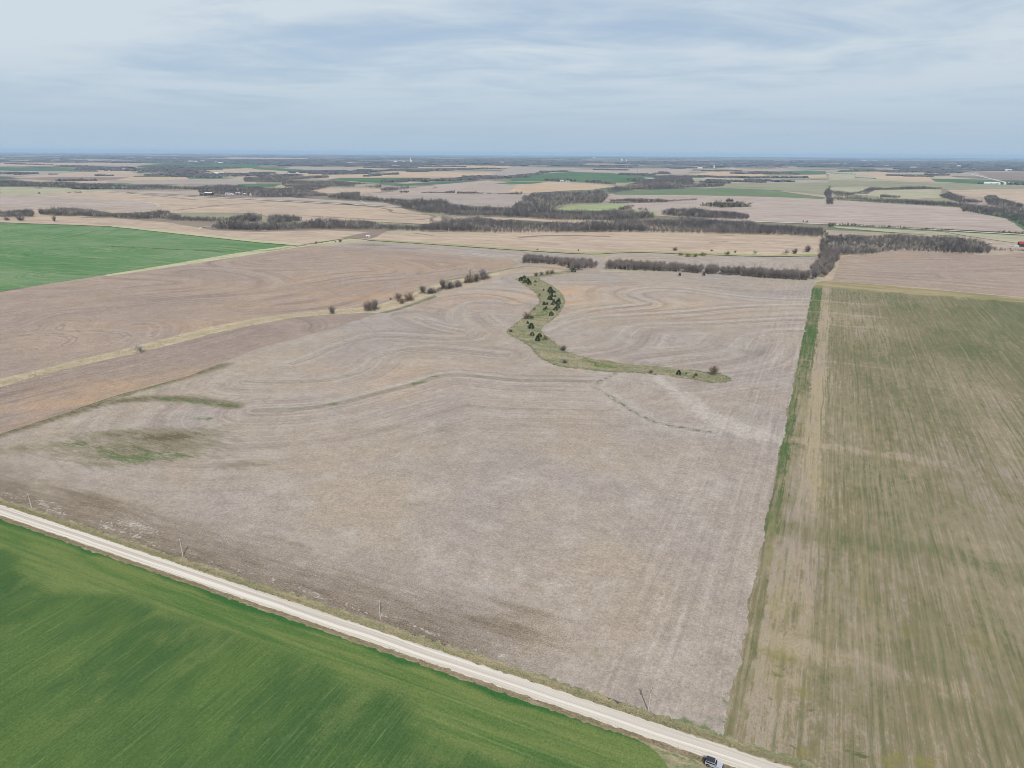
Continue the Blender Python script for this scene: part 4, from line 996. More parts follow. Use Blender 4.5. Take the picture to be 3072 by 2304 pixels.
wd('grove of dark evergreens standing alone in the pale field', 'cedar_grove', [Z('r3',(1620,510),(1720,500),(1850,500),(1960,500),(2060,520),(2040,526),(1800,532),(1640,518)), Z('r3',(1850,470),(1900,465),(1910,480),(1860,485)), Z('r3',(2040,500),(2080,480),(2080,490),(2050,508))], 9, 12.5, 44, 0.9, 0.02, 0.8, 0.1, 26)
wd('dark cedar windbreaks on the far left plain', 'cedar_row', [Z('r1',(600,362),(920,366),(920,372),(700,374),(600,366)), Z('r1',(820,250),(985,250),(985,254),(820,254)), Z('r1',(420,240),(505,238),(505,242),(420,243)), Z('r1',(600,212),(845,214),(845,217),(600,215)), Z('r1',(1722,415),(1850,425),(1955,430),(1955,436),(1722,426)), Z('r1',(585,400),(612,400),(612,404),(585,404)), Z('r1',(645,398),(710,398),(710,402),(645,402)), Z('r1',(330,405),(348,405),(348,410),(330,410)), Z('r1',(300,358),(370,362),(370,365),(300,361))], 8.5, 10.0, 36, 1.0, 0.03, 0.8, 0.0, 27)
wd('scattered cedars dotting the far pasture on the right', 'cedar_scatter', [Z('r4',(560,420),(700,412),(760,420),(1100,440),(1080,455),(800,445),(600,432)), Z('r4',(540,228),(760,238),(760,243),(540,232)), Z('r4',(750,268),(940,276),(940,280),(750,272)), Z('r4',(1390,240),(1540,244),(1540,252),(1400,254))], 16, 7.0, 36, 1.0, 0.02, 0.7, 0.0, 28)
wd('row of bare trees and cedars on the field line left of the creek wood', 'tree_row', [Z('r2',(1240,398),(1320,394),(1320,400),(1240,402)), Z('r2',(1430,400),(1720,398),(1720,404),(1430,405)), Z('r2',(1730,402),(1960,404),(1960,409),(1730,408)), Z('r2',(2005,408),(2030,408),(2030,411),(2005,411)), Z('r2',(2090,410),(2300,412),(2300,416),(2090,414)), Z('r2',(1530,360),(1560,360),(1560,363),(1530,363))], 9.0, 11.0, 36, 1.0, 0.03, 0.35, 0.0, 29)
wd('hedge and brush along the far gravel road on the right', 'brush_row', [Z('r4',(560,676),(1200,705),(1620,728),(1620,731),(1200,709),(560,680)), Z('r4',(1980,745),(2260,752),(2260,755),(1980,748)), Z('r4',(300,655),(350,657),(350,660),(300,658)), Z('r4',(515,672),(565,672),(575,690),(530,700))], 7, 5.5, 40, 0.6, 0.02, 0.05, 0.1, 30)

wd('low brown brush tangled between the bushes of the waterway', 'brush', [Z('r6',(900,812),(1010,795),(1030,806),(920,822)), Z('r6',(1160,728),(1300,715),(1320,724),(1200,752)), Z('r6',(1350,665),(1480,652),(1520,628),(1700,600),(1715,612),(1560,642),(1470,672),(1360,676)), Z('r6',(1725,578),(1930,532),(1945,545),(1740,590))], 2.7, 6.0, 36, 0.22, 0.0, 0.0, 0.0, 31)
# woods of the far plain: low ridges of crowns, each a few hundred metres long
def far_wood(name, label, bands, seed, most=30.0):
    r = np.random.default_rng(seed); Vs, Fs, Ts, off = [], [], [], 0
    for (a, b, depth) in bands:
        a = np.array(a); b = np.array(b); L = np.linalg.norm(b - a); step = max(11.0, min(most, L / 40 if most < 40 else most))
        n = max(3, int(L / step)); m_ = max(2, int(depth / step) + 1)
        t = np.linspace(0, 1, n); dirn = (b - a) / L; nrm = np.array([-dirn[1], dirn[0]])
        wig = sum(np.sin(t * f + p) * depth * 0.35 for f, p in zip(r.uniform(4, 16, 3), r.uniform(0, 6, 3)))
        for k in range(m_):
            c = a + np.outer(t, b - a) + np.outer(wig + (k - m_ / 2) * step * 0.8, nrm) + r.normal(0, step * 0.3, (n, 2))
            keep = r.random(n) < 0.86
            c = c[keep]; q = len(c)
            if not q: continue
            h = r.uniform(7, 13, q); w = r.uniform(0.75, 1.2, q) * step * 0.64
            # each crown: an eight sided lumpy cone frustum
            ang = np.linspace(0, 2 * math.pi, 7)[:-1]
            ring = lambda f, zf_: np.stack([c[:, None, 0] + np.cos(ang) * (w * f)[:, None] * r.uniform(.8, 1.2, (q, 6)), c[:, None, 1] + np.sin(ang) * (w * f)[:, None] * r.uniform(.8, 1.2, (q, 6)), np.broadcast_to((h * zf_)[:, None], (q, 6)) * r.uniform(.85, 1.1, (q, 6))], 2)
            V_ = np.concatenate([ring(1.0, 0.02), ring(1.02, 0.55), ring(0.55, 0.95)], 1)      # q,18,3
            f0 = []
            for lv in (0, 6):
                for i in range(6):
                    j = (i + 1) % 6
                    f0 += [(lv + i, lv + j, lv + 6 + j), (lv + i, lv + 6 + j, lv + 6 + i)]
            f0 += [(12, 12 + i, 12 + i + 1) for i in range(1, 5)]
            f0 = np.array(f0)
            Vs.append(V_.reshape(-1, 3)); Fs.append((f0[None] + (np.arange(q) * 18)[:, None, None] + off).reshape(-1, 3)); off += q * 18
            tn = np.where(r.random(q) < 0.12, 1.0, np.clip(r.normal(0.12, 0.1, q), 0, 0.5))
            Ts.append(np.repeat(tn, 18))
    o = mesh_np(name, np.vstack(Vs), np.vstack(Fs), M['wood'], {'tint': np.concatenate(Ts)})
    tag(o, label, 'woodland', kind='stuff')
def band(p, q, d): return (at(*p), at(*q), d)
bands = []
for p, q, d in [(Z('r1',(90,148),)[0], Z('r1',(430,160))[0], 40), (Z('r1',(510,170))[0], Z('r1',(1000,186))[0], 160), (Z('r1',(900,184))[0], Z('r1',(1700,215))[0], 260), (Z('r1',(1300,168))[0], Z('r1',(1750,190))[0], 200),
                (Z('r1',(1100,205))[0], Z('r1',(1700,225))[0], 160), (Z('r1',(1600,235))[0], Z('r1',(2212,262))[0], 220), (Z('r1',(830,133))[0], Z('r1',(1230,128))[0], 60), (Z('r1',(0,232))[0], Z('r1',(250,240))[0], 60),
                (Z('r1',(1530,133))[0], Z('r1',(1640,130))[0], 50), (Z('r1',(1750,140))[0], Z('r1',(1840,140))[0], 40), (Z('r1',(500,296))[0], Z('r1',(820,296))[0], 20), (Z('r1',(1500,252))[0], Z('r1',(1850,270))[0], 60),
                (Z('r2',(870,208))[0], Z('r2',(1500,212))[0], 240), (Z('r2',(1100,186))[0], Z('r2',(1280,182))[0], 150), (Z('r2',(1400,206))[0], Z('r2',(2000,190))[0], 130), (Z('r2',(500,215))[0], Z('r2',(850,225))[0], 260),
                (Z('r2',(640,232))[0], Z('r2',(800,240))[0], 200), (Z('r2',(920,258))[0], Z('r2',(1220,236))[0], 40), (Z('r2',(0,235))[0], Z('r2',(120,230))[0], 80), (Z('r2',(750,165))[0], Z('r2',(880,168))[0], 60),
                (Z('r2',(1130,305))[0], Z('r2',(1480,296))[0], 60), (Z('r2',(1380,300))[0], Z('r2',(1920,282))[0], 110), (Z('r2',(1960,262))[0], Z('r2',(2160,275))[0], 150), (Z('r2',(-60,148))[0], Z('r2',(90,150))[0], 90),
                (Z('r3',(0,262))[0], Z('r3',(280,228))[0], 30), (Z('r3',(260,222))[0], Z('r3',(480,216))[0], 50), (Z('r3',(720,178))[0], Z('r3',(1030,182))[0], 110), (Z('r3',(740,200))[0], Z('r3',(970,206))[0], 60),
                (Z('r3',(1330,188))[0], Z('r3',(1620,184))[0], 110), (Z('r3',(1650,212))[0], Z('r3',(1930,212))[0], 90), (Z('r3',(1570,262))[0], Z('r3',(2212,272))[0], 60), (Z('r3',(1620,308))[0], Z('r3',(2212,300))[0], 110),
                (Z('r3',(930,240))[0], Z('r3',(1230,246))[0], 120), (Z('r3',(2100,238))[0], Z('r3',(2300,226))[0], 150), (Z('r3',(330,298))[0], Z('r3',(440,292))[0], 50), (Z('r3',(640,306))[0], Z('r3',(760,306))[0], 15),
                (Z('r4',(0,272))[0], Z('r4',(320,268))[0], 30), (Z('r4',(0,302))[0], Z('r4',(190,304))[0], 60), (Z('r4',(700,210))[0], Z('r4',(1650,228))[0], 260), (Z('r4',(1050,250))[0], Z('r4',(1380,262))[0], 50),
                (Z('r4',(800,205))[0], Z('r4',(2212,205))[0], 500), (Z('r4',(1400,245))[0], Z('r4',(1530,246))[0], 90), (Z('r4',(1900,196))[0], Z('r4',(2260,215))[0], 400), (Z('r4',(2120,330))[0], Z('r4',(2260,320))[0], 90)]:
    bands.append(band(p, q, d * 1.35))
far_wood('far_woodland', 'bluish bands of woodland crossing the far plain', bands, 41)
r = np.random.default_rng(42)
bands = []
for i in range(260):     # creeks and shelter belts towards the horizon
    py = 466 + 30 * r.random() ** 1.7; px = r.uniform(-200, 3270); py += (px - 1536) * 0.0059
    a = np.array(at(px, py)); D_ = np.linalg.norm(a)
    ang = AX + r.choice([0, math.pi / 2, 0.25, -0.2, 0.1]) + r.normal(0, 0.12); L = r.uniform(600, 4200)
    bands.append((a, a + L * np.array([math.cos(ang), math.sin(ang)]), r.uniform(40, 520)))
far_wood('far_woodland', 'hazy tree belts near the horizon', bands, 43, 100.0)

# ------------------------------------------------------------------ cedars in the swale
def cedar_kind(seed, H=4.6, R=1.75, point=1.0):
    r = np.random.default_rng(seed); n = 620
    t = r.uniform(0, 1, n); a = r.uniform(0, 2 * math.pi, n)
    env = R * np.clip(1.06 - t ** (1.15 / point), 0.04, 1) ** 0.72 * np.clip(0.55 + t * 3.2, 0, 1)
    env *= 1 + 0.16 * np.sin(a * 3 + r.uniform(0, 6)) + 0.10 * np.sin(a * 7 + t * 9)
    rr = env * r.uniform(0.45, 1, n) ** 0.5 * 0.9
    P0 = np.column_stack([np.cos(a) * rr, np.sin(a) * rr, 0.12 + t * (H - 0.5)])
    D = np.column_stack([np.cos(a), np.sin(a), r.uniform(0.2, 1.1, n)]) + r.normal(0, 0.3, (n, 3))
    D /= np.linalg.norm(D, axis=1)[:, None]; D *= (r.uniform(0.4, 0.85, n) * H / 4.6)[:, None]
    V_, F_ = slivers(P0, D, r.uniform(0.28, 0.55, n), r)
    m = MB(); m.tube((0, 0, -0.1), (0, 0, H * 0.75), 0.13, 0.03, 6)
    return m.build('trunk', M['trunk'], link=False), mesh_np('crown', V_, F_, M['cedar'], link=False)
KC = [cedar_kind(200, 4.2, 2.3, 0.9), cedar_kind(201, 4.2, 2.7, 0.75), cedar_kind(202, 3.8, 2.7, 0.65), cedar_kind(203, 4.6, 2.1, 1.0)]
CED = [  # (zoom x, y of the base), height in photo pixels, label
 (72, 562, 13, 'dark cedar at the left tip of the swale head cluster'), (100, 546, 11, 'upright dark cedar behind the swale head cluster'), (106, 577, 11, 'squat cedar in the middle of the swale head cluster'),
 (132, 577, 13, 'tallest cedar of the swale head cluster'), (145, 592, 13, 'nearest cedar of the swale head cluster'), (195, 573, 6, 'small cedar alone right of the swale head cluster'),
 (190, 600, 4, 'tiny round cedar below the swale head cluster'), (263, 641, 5, 'tiny cedar left of the big double cedar'), (318, 656, 17, 'big broad cedar on the upper swale, tallest there'),
 (322, 668, 11, 'cedar tucked in front of the big broad one'), (350, 660, 8, 'small cedar against the right side of the big broad one'), (330, 697, 10, 'cedar standing just behind the round pair in mid swale'),
 (358, 696, 7, 'small cedar right of the round pair in mid swale'), (312, 718, 13, 'wide round cedar left in mid swale'), (324, 720, 9, 'cedar touching the wide round cedar in mid swale'),
 (347, 742, 10, 'round cedar midway between the two swale sides'), (388, 732, 10, 'slim cedar behind the one by the right swale edge'), (382, 757, 15, 'cedar by the right swale edge at its widest bend'),
 (335, 762, 8, 'small pointed cedar left of the right edge cedars'), (266, 763, 10, 'cedar near the left swale edge, left of a small one'), (290, 760, 8, 'small cedar beside the left edge cedar'),
 (380, 788, 12, 'cedar at the right edge just above the lone round one'), (362, 808, 12, 'broad cedar in front of the right edge cedars'), (283, 798, 9, 'ragged cedar with brown brush beside it'),
 (268, 804, 8, 'low cedar at the foot of the ragged brushy one'), (325, 850, 13, 'lone round cedar above the bright green patch'), (163, 874, 10, 'cedar right of the brown bare bush at the left edge'),
 (130, 918, 8, 'small cedar below the brown bare bush'), (160, 958, 18, 'tall cedar standing alone in the wide lower swale'), (168, 1016, 12, 'round cedar left of the lower pair'),
 (229, 1026, 13, 'upper cedar of the lower pair by the swale bend'), (212, 1060, 16, 'large cedar in front of the lower pair'), (1382, 1338, 14, 'round cedar at the right end of the long grass arm'),
 (1441, 1335, 5, 'tiny cedar right of the round one on the grass arm'), (1525, 1348, 8, 'small cedar among twigs near the tip of the grass arm'), (1391, 517, 8, 'lone cedar below the long hedgerow, left of two'), (1590, 517, 8, 'lone cedar below the long hedgerow, right of two'),
 (-10, 985, 8, 'cedar on the western point of the swale edge'), (510, 488, 13, 'dark cedar at the foot of the short belt')]
def px_h(x, y):
    D_ = math.hypot(math.hypot(*at(x, y)), CAM_H); return D_ / FPX
for i, (zx, zy, hp, lab) in enumerate(CED):
    px, py = Z('r7', (zx, zy))[0]
    hgt = hp * px_h(px, py) * 1.12
    plant('cedar_tree', KC[i % 4], at(px, py), lab, 'cedar', s=hgt / 4.6, group='cedars in the grassy swale', z=0.06)

# ------------------------------------------------------------------ lone trees and bushes
KBUSH = [make_tree_kind(300 + i, 6.0, 3.2, 0.1, 620, M['twig_brown' if i % 2 else 'twig'], 0.20, 0.30, 0.7, 9) for i in range(4)]
KPALE = [make_tree_kind(320 + i, 12.0, 4.0, 1.5, 260, M['twig_pale'], 0.26, 0.28, 1.2, 10) for i in range(2)]
KGREEN = [make_tree_kind(330 + i, 5.0, 3.0, 0.1, 420, M['twig_green'], 0.26, 0.30, 0.7, 8) for i in range(2)]
BUSH = [  # reg, x, y base, width px (zoomed*k), height px, kind, label
 ('r6', 632, 838, 20, 26, KBUSH[0], 'small grey bush alone on the pale grass waterway'),
 ('r6', 935, 806, 30, 30, KBUSH[1], 'left half of the round brown bush beside the waterway'), ('r6', 985, 800, 30, 32, KBUSH[0], 'right half of the round brown bush beside the waterway'),
 ('r6', 1180, 720, 22, 22, KBUSH[1], 'brown bush at the left of the pair on the waterway'), ('r6', 1210, 752, 22, 18, KBUSH[3], 'low brown bush in front of the pair on the waterway'), ('r6', 1275, 728, 28, 26, KBUSH[1], 'larger brown bush right of the pair on the waterway'),
 ('r6', 1385, 660, 26, 24, KBUSH[0], 'grey bush at the near end of the six bush row'), ('r6', 1455, 665, 34, 22, KBUSH[2], 'wide low grey bush second in the six bush row'),
 ('r6', 1555, 630, 34, 34, KBUSH[0], 'tall grey bush third in the six bush row'), ('r6', 1610, 625, 30, 26, KBUSH[2], 'grey bush fourth in the six bush row'), ('r6', 1680, 607, 28, 20, KBUSH[2], 'low grey bush fifth in the six bush row'),
 ('r6', 1765, 578, 28, 26, KBUSH[1], 'brown bush in front of the pale tree'), ('r6', 1830, 568, 26, 26, KBUSH[0], 'grey bush between the pale tree and the round one'), ('r6', 1890, 548, 32, 34, KBUSH[2], 'round grey tree at the far end of the bush row'),
 ('r6', 1780, 560, 26, 40, KPALE[0], 'pale barked bare tree rising over the bush row'), ('r5', 1155, 1155, 36, 24, KPALE[1], 'pale bare bush on the grass waterway at the left'),
 ('r7', 122, 878, 22, 22, KBUSH[1], 'brown bare bush on the left swale edge'), ('r7', 425, 1140, 24, 18, KBUSH[2], 'grey bush at the inner bend of the swale'), ('r7', 440, 1245, 18, 13, KBUSH[0], 'small grey bush low in the swale bend'),
 ('r7', 1675, 1340, 36, 30, KBUSH[3], 'spreading bare tree at the tip of the grass arm'), ('r7', 1155, 1325, 14, 12, KBUSH[3], 'small twiggy bush midway along the grass arm'), ('r7', 1508, 1368, 9, 9, KBUSH[3], 'twiggy sapling beside the small cedar on the grass arm'),
 ('r7', 275, 1050, 18, 14, KBUSH[3], 'brown scrub behind the lower cedar pair'), ('r7', 230, 690, 8, 11, KBUSH[0], 'thin grey sapling left of mid swale'), ('r7', 185, 805, 8, 9, KBUSH[0], 'little grey shrub on the left swale slope'),
 ('r7', 200, 525, 14, 13, KBUSH[0], 'first of four grey shrubs above the swale head'), ('r7', 245, 518, 14, 13, KBUSH[0], 'second of four grey shrubs above the swale head'), ('r7', 295, 510, 12, 14, KBUSH[1], 'third of four grey shrubs above the swale head'), ('r7', 333, 505, 14, 14, KBUSH[1], 'fourth of four grey shrubs above the swale head'),
 ('r7', 1353, 313, 17, 15, KBUSH[1], 'round brown tree standing above the green ditch'), ('r7', 1655, 318, 10, 8, KBUSH[1], 'small brown bush right along the green ditch'), ('r7', 1852, 330, 10, 10, KBUSH[0], 'small grey bush farther right along the green ditch'), ('r7', 550, 318, 6, 10, KBUSH[0], 'slim sapling by the green ditch left of the short belt'),
 ('r7', 2015, 345, 18, 18, KPALE[1], 'pale bare tree near the right end of the green ditch'), ('r8', 150, 345, 26, 24, KPALE[0], 'pale bare tree beside the green ditch end'), ('r8', 220, 340, 22, 22, KBUSH[2], 'grey bare tree at the green ditch end'), ('r8', 330, 325, 26, 26, KBUSH[2], 'grey bush against the north running belt'),
 ('r7', 1400, 350, 24, 12, KGREEN[0], 'yellow green budding willow at the left of the thicket'), ('r7', 1460, 360, 26, 14, KGREEN[1], 'yellow green budding willow second in the thicket'), ('r7', 1520, 362, 26, 14, KGREEN[0], 'yellow green budding willow third in the thicket'), ('r7', 1585, 355, 24, 14, KGREEN[1], 'yellow green budding willow at the right of the thicket'), ('r7', 1790, 345, 18, 14, KGREEN[1], 'olive bush between the willows and the belt'),
 ('r7', 212, 307, 12, 6, KGREEN[0], 'low green bush on the ditch above the short belt'),
 ('r5', 455, 75, 10, 17, KBUSH[0], 'lone bare tree on the far edge of the green wheat'), ('r5', 172, 66, 16, 16, KBUSH[2], 'bare tree at the far corner of the green wheat'), ('r5', 60, 62, 12, 9, KBUSH[2], 'low bush left along the far wheat edge'),
 ('r6', 700, 240, 12, 10, KBUSH[3], 'round bush on the grassy lane beyond the wheat'), ('r6', 500, 252, 8, 8, KBUSH[3], 'small bush at the tip of the green wheat'), ('r6', 660, 240, 5, 4, KBUSH[3], 'tiny bush left of the round one on the grassy lane'),
 ('r6', 1118, 722, 7, 9, KBUSH[0], 'tiny sapling left of the brown bush pair'),
 ('r6', 1460, 85, 18, 22, KPALE[0], 'pale bare sycamore at the left front of the creek band'), ('r6', 1560, 70, 24, 24, KPALE[1], 'pale bare sycamore leaning over the creek band'), ('r6', 1620, 68, 26, 20, KPALE[0], 'pale bare sycamore right of the leaning one')]
for reg, zx, zy, wp, hp, kind, lab in BUSH:
    px, py = Z(reg, (zx, zy))[0]; k = px_h(px, py)
    if (reg == 'r7' and 300 < zy < 365) or (reg == 'r8' and zy < 350): wp *= 0.8; hp *= 0.8
    if 'bush row' in lab: wp *= random.uniform(0.85, 1.25); hp *= random.uniform(0.75, 1.15)
    bb = [v.co for v in kind[1].vertices]
    hz = max(c.z for c in bb); hx = 2 * max(abs(c.x) for c in bb)
    o = plant('bare_tree' if hp * k > 8 else 'bush', kind, at(px, py), lab, 'tree' if hp * k > 8 else 'bush', s=wp * k / hx * 1.45, z=0.05)
    o.scale.z = hp * k / hz * 1.15
    if 'willow' in lab: o['group'] = 'budding willows on the ditch'
    if 'six bush row' in lab: o['group'] = 'bushes of the six bush row'

# ------------------------------------------------------------------ grass that nobody could count
def tufts(name, label, X, h, w, mat, seed, per=3):
    r = np.random.default_rng(seed); n = len(X)
    Xr = np.repeat(X, per, 0) + r.normal(0, w, (n * per, 2))
    P0 = np.column_stack([Xr, np.full(len(Xr), 0.05)])
    D = np.column_stack([r.normal(0, 0.45, len(Xr)), r.normal(0, 0.45, len(Xr)), np.ones(len(Xr))])
    D *= (h * r.uniform(0.5, 1.3, len(Xr)))[:, None]
    V_, F_ = slivers(P0, D, np.full(len(Xr), w) * r.uniform(0.6, 1.4, len(Xr)), r)
    tn = np.repeat(np.repeat(r.random(n), per), 3)
    tag(mesh_np(name, V_, F_, mat, {'tint': tn}), label, 'grass', kind='stuff')
r = np.random.default_rng(51)
u_ = r.uniform(-400, 60, 9000); d_ = np.abs(r.normal(0, 1, 9000)) * 1.1 + 3.4
X = np.outer(u_, UX) + np.outer(V_ROAD + d_, VX)
tufts('verge_grass', 'tufts of dry and green grass on the far road verge', X, 0.30, 0.24, tuft_mat('verge_tufts', A(196, 180, 148), A(164, 158, 120), A(110, 126, 80)), 52)
u_ = r.uniform(-400, 60, 5000); d_ = r.uniform(-4.7, -3.0, 5000)
X = np.outer(u_, UX) + np.outer(V_ROAD + d_, VX)
tufts('verge_grass', 'sparse dry tufts between the road and the lush wheat', X, 0.3, 0.2, tuft_mat('verge_tufts_dry', A(188, 170, 138), A(158, 140, 112), A(110, 122, 72)), 53)
X = scatter_in(swale_xy, 1.5, r)
cl = scatter_in(swale_xy, 9.0, r)
Y = np.repeat(cl, 16, 0) + r.normal(0, 2.0, (len(cl) * 16, 2)) * np.repeat(r.uniform(0.4, 1.5, (len(cl), 1)), 16, 0)
tufts('dead_grass', 'clumps of tall dead grass spilling over the swale edges', Y, 0.7, 0.45, tuft_mat('dead_grass_tufts', A(186, 170, 138), A(206, 188, 154), A(150, 146, 112)), 56)
tufts('swale_grass', 'rough bunch grass over the cedar swale', X, 0.5, 0.35, tuft_mat('swale_tufts', A(146, 148, 118), A(178, 168, 138), A(110, 126, 88)), 54)
wl = np.vstack([P(Z('r5',(-200,1480),(0,1410),(300,1345),(700,1232),(1200,1115),(1500,1040),(2124,895))), P(Z('r6',(300,850),(600,822),(900,800),(1150,750),(1330,690),(1500,640),(1750,570),(1950,525)))])
wl = resample(wl, 1.0, closed=False)
X = np.repeat(wl, 9, 0) + r.normal(0, 4.4, (len(wl) * 9, 2))
tufts('waterway_grass', 'bleached tall grass along the left waterway', X, 0.6, 0.4, tuft_mat('waterway_tufts', A(220, 202, 174), A(204, 188, 158), A(146, 154, 116)), 55)

# ------------------------------------------------------------------ power poles along the road
M['pole'] = flat_mat('weathered_pole', A(206, 196, 184), 0.9, 0.1, 0.15, 2.0)
M['pole_dark'] = flat_mat('old_crossarm', A(128, 116, 104), 0.9, 0.1)
M['ceramic'] = flat_mat('insulator_glass', A(190, 190, 186), 0.3, 0.5)
def pole(px, py, H, label, lean):
    x, y = at(px, py)
    t = thing('utility_pole', label, 'utility pole', (x, y, 0.04), AX, 'poles along the gravel road')
    t.rotation_euler = (lean[0], lean[1], AX)
    m = MB(); m.tube((0, 0, -0.6), (0, 0, H), 0.20, 0.13, 10); m.build('pole_shaft', M['pole'], t)
    m = MB(); m.box((0.14, 0, H - 1.25), (0.14, 2.5, 0.16)); arm = m.build('crossarm', M['pole_dark'], t)
    for s in (-1, 1):
        m = MB(); m.tube((0.08, s * 0.75, H - 1.3), (0.08, s * 0.05, H - 1.95), 0.025, 0.025, 5); m.build('brace', M['pole_dark'], t)
        m = MB(); m.tube((0.14, s * 1.02, H - 1.18), (0.14, s * 1.02, H - 0.98), 0.06, 0.045, 8); m.build('insulator', M['ceramic'], arm)
    m = MB(); m.tube((0, 0, H), (0, 0, H + 0.18), 0.05, 0.04, 8); m.build('insulator', M['ceramic'], t)
pole(95, 1524, 7.2, 'weathered utility pole farthest left along the gravel road', (0.02, -0.01))
pole(549, 1669, 7.8, 'weathered utility pole second from the left beside the road', (0.015, -0.02))
pole(1141, 1858, 7.6, 'weathered utility pole in the verge near the middle of the road', (0.0, 0.01))
pole(1944, 2132, 8.8, 'leaning weathered utility pole closest to the parked off roader', (-0.01, 0.05))

# ------------------------------------------------------------------ the parked off-roader
M['paint'] = flat_mat('silver_paint', A(206, 210, 222), 0.28, 0.5, 0.03, 1.0, 0.25)
M['black'] = flat_mat('black_trim', A(40, 40, 42), 0.6, 0.3)
M['roof'] = flat_mat('dark_roof', A(52, 54, 66), 0.55, 0.4)
M['glass'] = flat_mat('tinted_glass', A(26, 28, 34), 0.08, 0.6)
M['tyre'] = flat_mat('tyre_rubber', A(48, 47, 46), 0.9, 0.2)
M['rim'] = flat_mat('alloy_rim', A(150, 152, 156), 0.35, 0.5, metallic=0.5)
M['lamp'] = flat_mat('lamp_lens', A(210, 210, 205), 0.1, 0.6)
M['red'] = flat_mat('tail_lens', A(150, 30, 28), 0.2, 0.5)
cx_, cy_ = at(2141, 2299)
car = thing('parked_car', 'silver boxy off roader with dark roof parked on the road shoulder', 'car', (cx_, cy_, 0.07), AX - 0.02)
W2 = 0.93
m = MB()   # lower body: side profile with wheel arches, x forward
prof = [(-2.15, 0.62), (-2.15, 1.12), (-2.05, 1.18), (0.72, 1.18), (2.0, 1.10), (2.12, 1.0), (2.12, 0.55), (1.82, 0.50)]
for t_ in np.linspace(0, math.pi, 7): prof.append((1.38 + 0.46 * math.cos(t_), 0.50 + 0.42 * math.sin(t_)))
prof.append((0.9, 0.45)); prof.append((-0.9, 0.45))
for t_ in np.linspace(0, math.pi, 7): prof.append((-1.38 + 0.46 * math.cos(t_), 0.50 + 0.42 * math.sin(t_)))
prof.append((-1.86, 0.50))
m.prism_y(prof, -W2, W2)
m.build('body', M['paint'], car)
m = MB(); m.box((1.36, 0, 1.165), (1.22, 1.66, 0.10), (0.96, 0.94)); hood = m.build('hood', M['paint'], car, bevel=0.02)
m = MB()   # cabin pillars and shell
m.prism_y([(-2.12, 1.18), (-2.02, 1.78), (0.22, 1.78), (0.68, 1.18)], -W2 + 0.05, W2 - 0.05)
m.build('cabin', M['paint'], car)
m = MB(); m.box((-0.92, 0, 1.80), (2.22, 1.66, 0.055), (0.98, 0.97)); m.build('roof_panel', M['roof'], car, bevel=0.015)
for s in (-1, 1):
    m = MB(); m.box((-0.92, s * 0.86, 1.845), (2.0, 0.05, 0.05)); m.build('roof_rail', M['rim'], car)
    y0, y1 = s * (W2 - 0.055), s * (W2 - 0.035)
    for nm, pr in (('side_window', [(-2.0, 1.24), (-1.93, 1.68), (-1.2, 1.68), (-1.2, 1.24)]), ('side_window', [(-1.12, 1.24), (-1.12, 1.68), (-0.36, 1.68), (-0.36, 1.24)]), ('side_window', [(-0.28, 1.24), (-0.28, 1.68), (0.18, 1.68), (0.50, 1.24)])):
        m = MB(); m.prism_y(pr, min(y0, y1), max(y0, y1)); m.build(nm, M['glass'], car)
    for x_ in (-0.74, 0.16):
        m = MB(); m.box((x_, s * (W2 + 0.006), 0.86), (0.84, 0.012, 0.58)); dr = m.build('door', M['paint'], car)
        m = MB(); m.box((x_ - 0.30, s * (W2 + 0.025), 1.06), (0.16, 0.03, 0.035)); m.build('handle', M['black'], dr)
    m = MB(); m.box((0.56, s * (W2 + 0.11), 1.26), (0.12, 0.2, 0.16)); m.build('mirror', M['black'], car, bevel=0.02)
    m = MB(); m.box((0, s * (W2 + 0.01), 0.47), (1.7, 0.08, 0.07)); m.build('side_step', M['black'], car)
    for x_ in (1.38, -1.38):
        m = MB()
        th = np.linspace(0.05, math.pi - 0.05, 9)
        pr = [(x_ + 0.55 * math.cos(a), 0.48 + 0.50 * math.sin(a)) for a in th] + [(x_ + 0.455 * math.cos(a), 0.48 + 0.415 * math.sin(a)) for a in th[::-1]]
        ys = sorted((s * (W2 - 0.02), s * (W2 + 0.06)))
        m.prism_y(pr, *ys); m.build('fender_flare', M['black'], car)
        wh = bpy.data.objects.new('wheel', None); COL.objects.link(wh); wh.parent = car; wh.location = (x_, s * 0.84, 0.40)
        m = MB(); m.tube((0, -0.12, 0), (0, 0.12, 0), 0.40, 0.40, 20); m.build('tyre', M['tyre'], wh, bevel=0.03)
        m = MB(); m.tube((0, s * 0.10, 0), (0, s * 0.135, 0), 0.25, 0.22, 16)
        for q in range(6):
            a = q * math.pi / 3; m.tube((0, s * 0.142, 0), (0.2 * math.cos(a), s * 0.138, 0.2 * math.sin(a)), 0.03, 0.025, 5)
        m.build('rim', M['rim'], wh)
    m = MB(); m.tube((2.10, s * 0.66, 0.92), (2.15, s * 0.66, 0.92), 0.13, 0.12, 14); m.build('headlight', M['lamp'], car)
    m = MB(); m.box((-2.165, s * 0.80, 0.95), (0.03, 0.16, 0.30)); m.build('tail_light', M['red'], car)
m = MB(); m.add([(0.20, -0.74, 1.735), (0.20, 0.74, 1.735), (0.665, 0.80, 1.20), (0.665, -0.80, 1.20), (0.235, -0.74, 1.75), (0.235, 0.74, 1.75), (0.70, 0.80, 1.215), (0.70, -0.80, 1.215)], [(0, 1, 2, 3), (7, 6, 5, 4), (0, 4, 5, 1), (1, 5, 6, 2), (2, 6, 7, 3), (3, 7, 4, 0)])
m.build('windscreen', M['glass'], car)
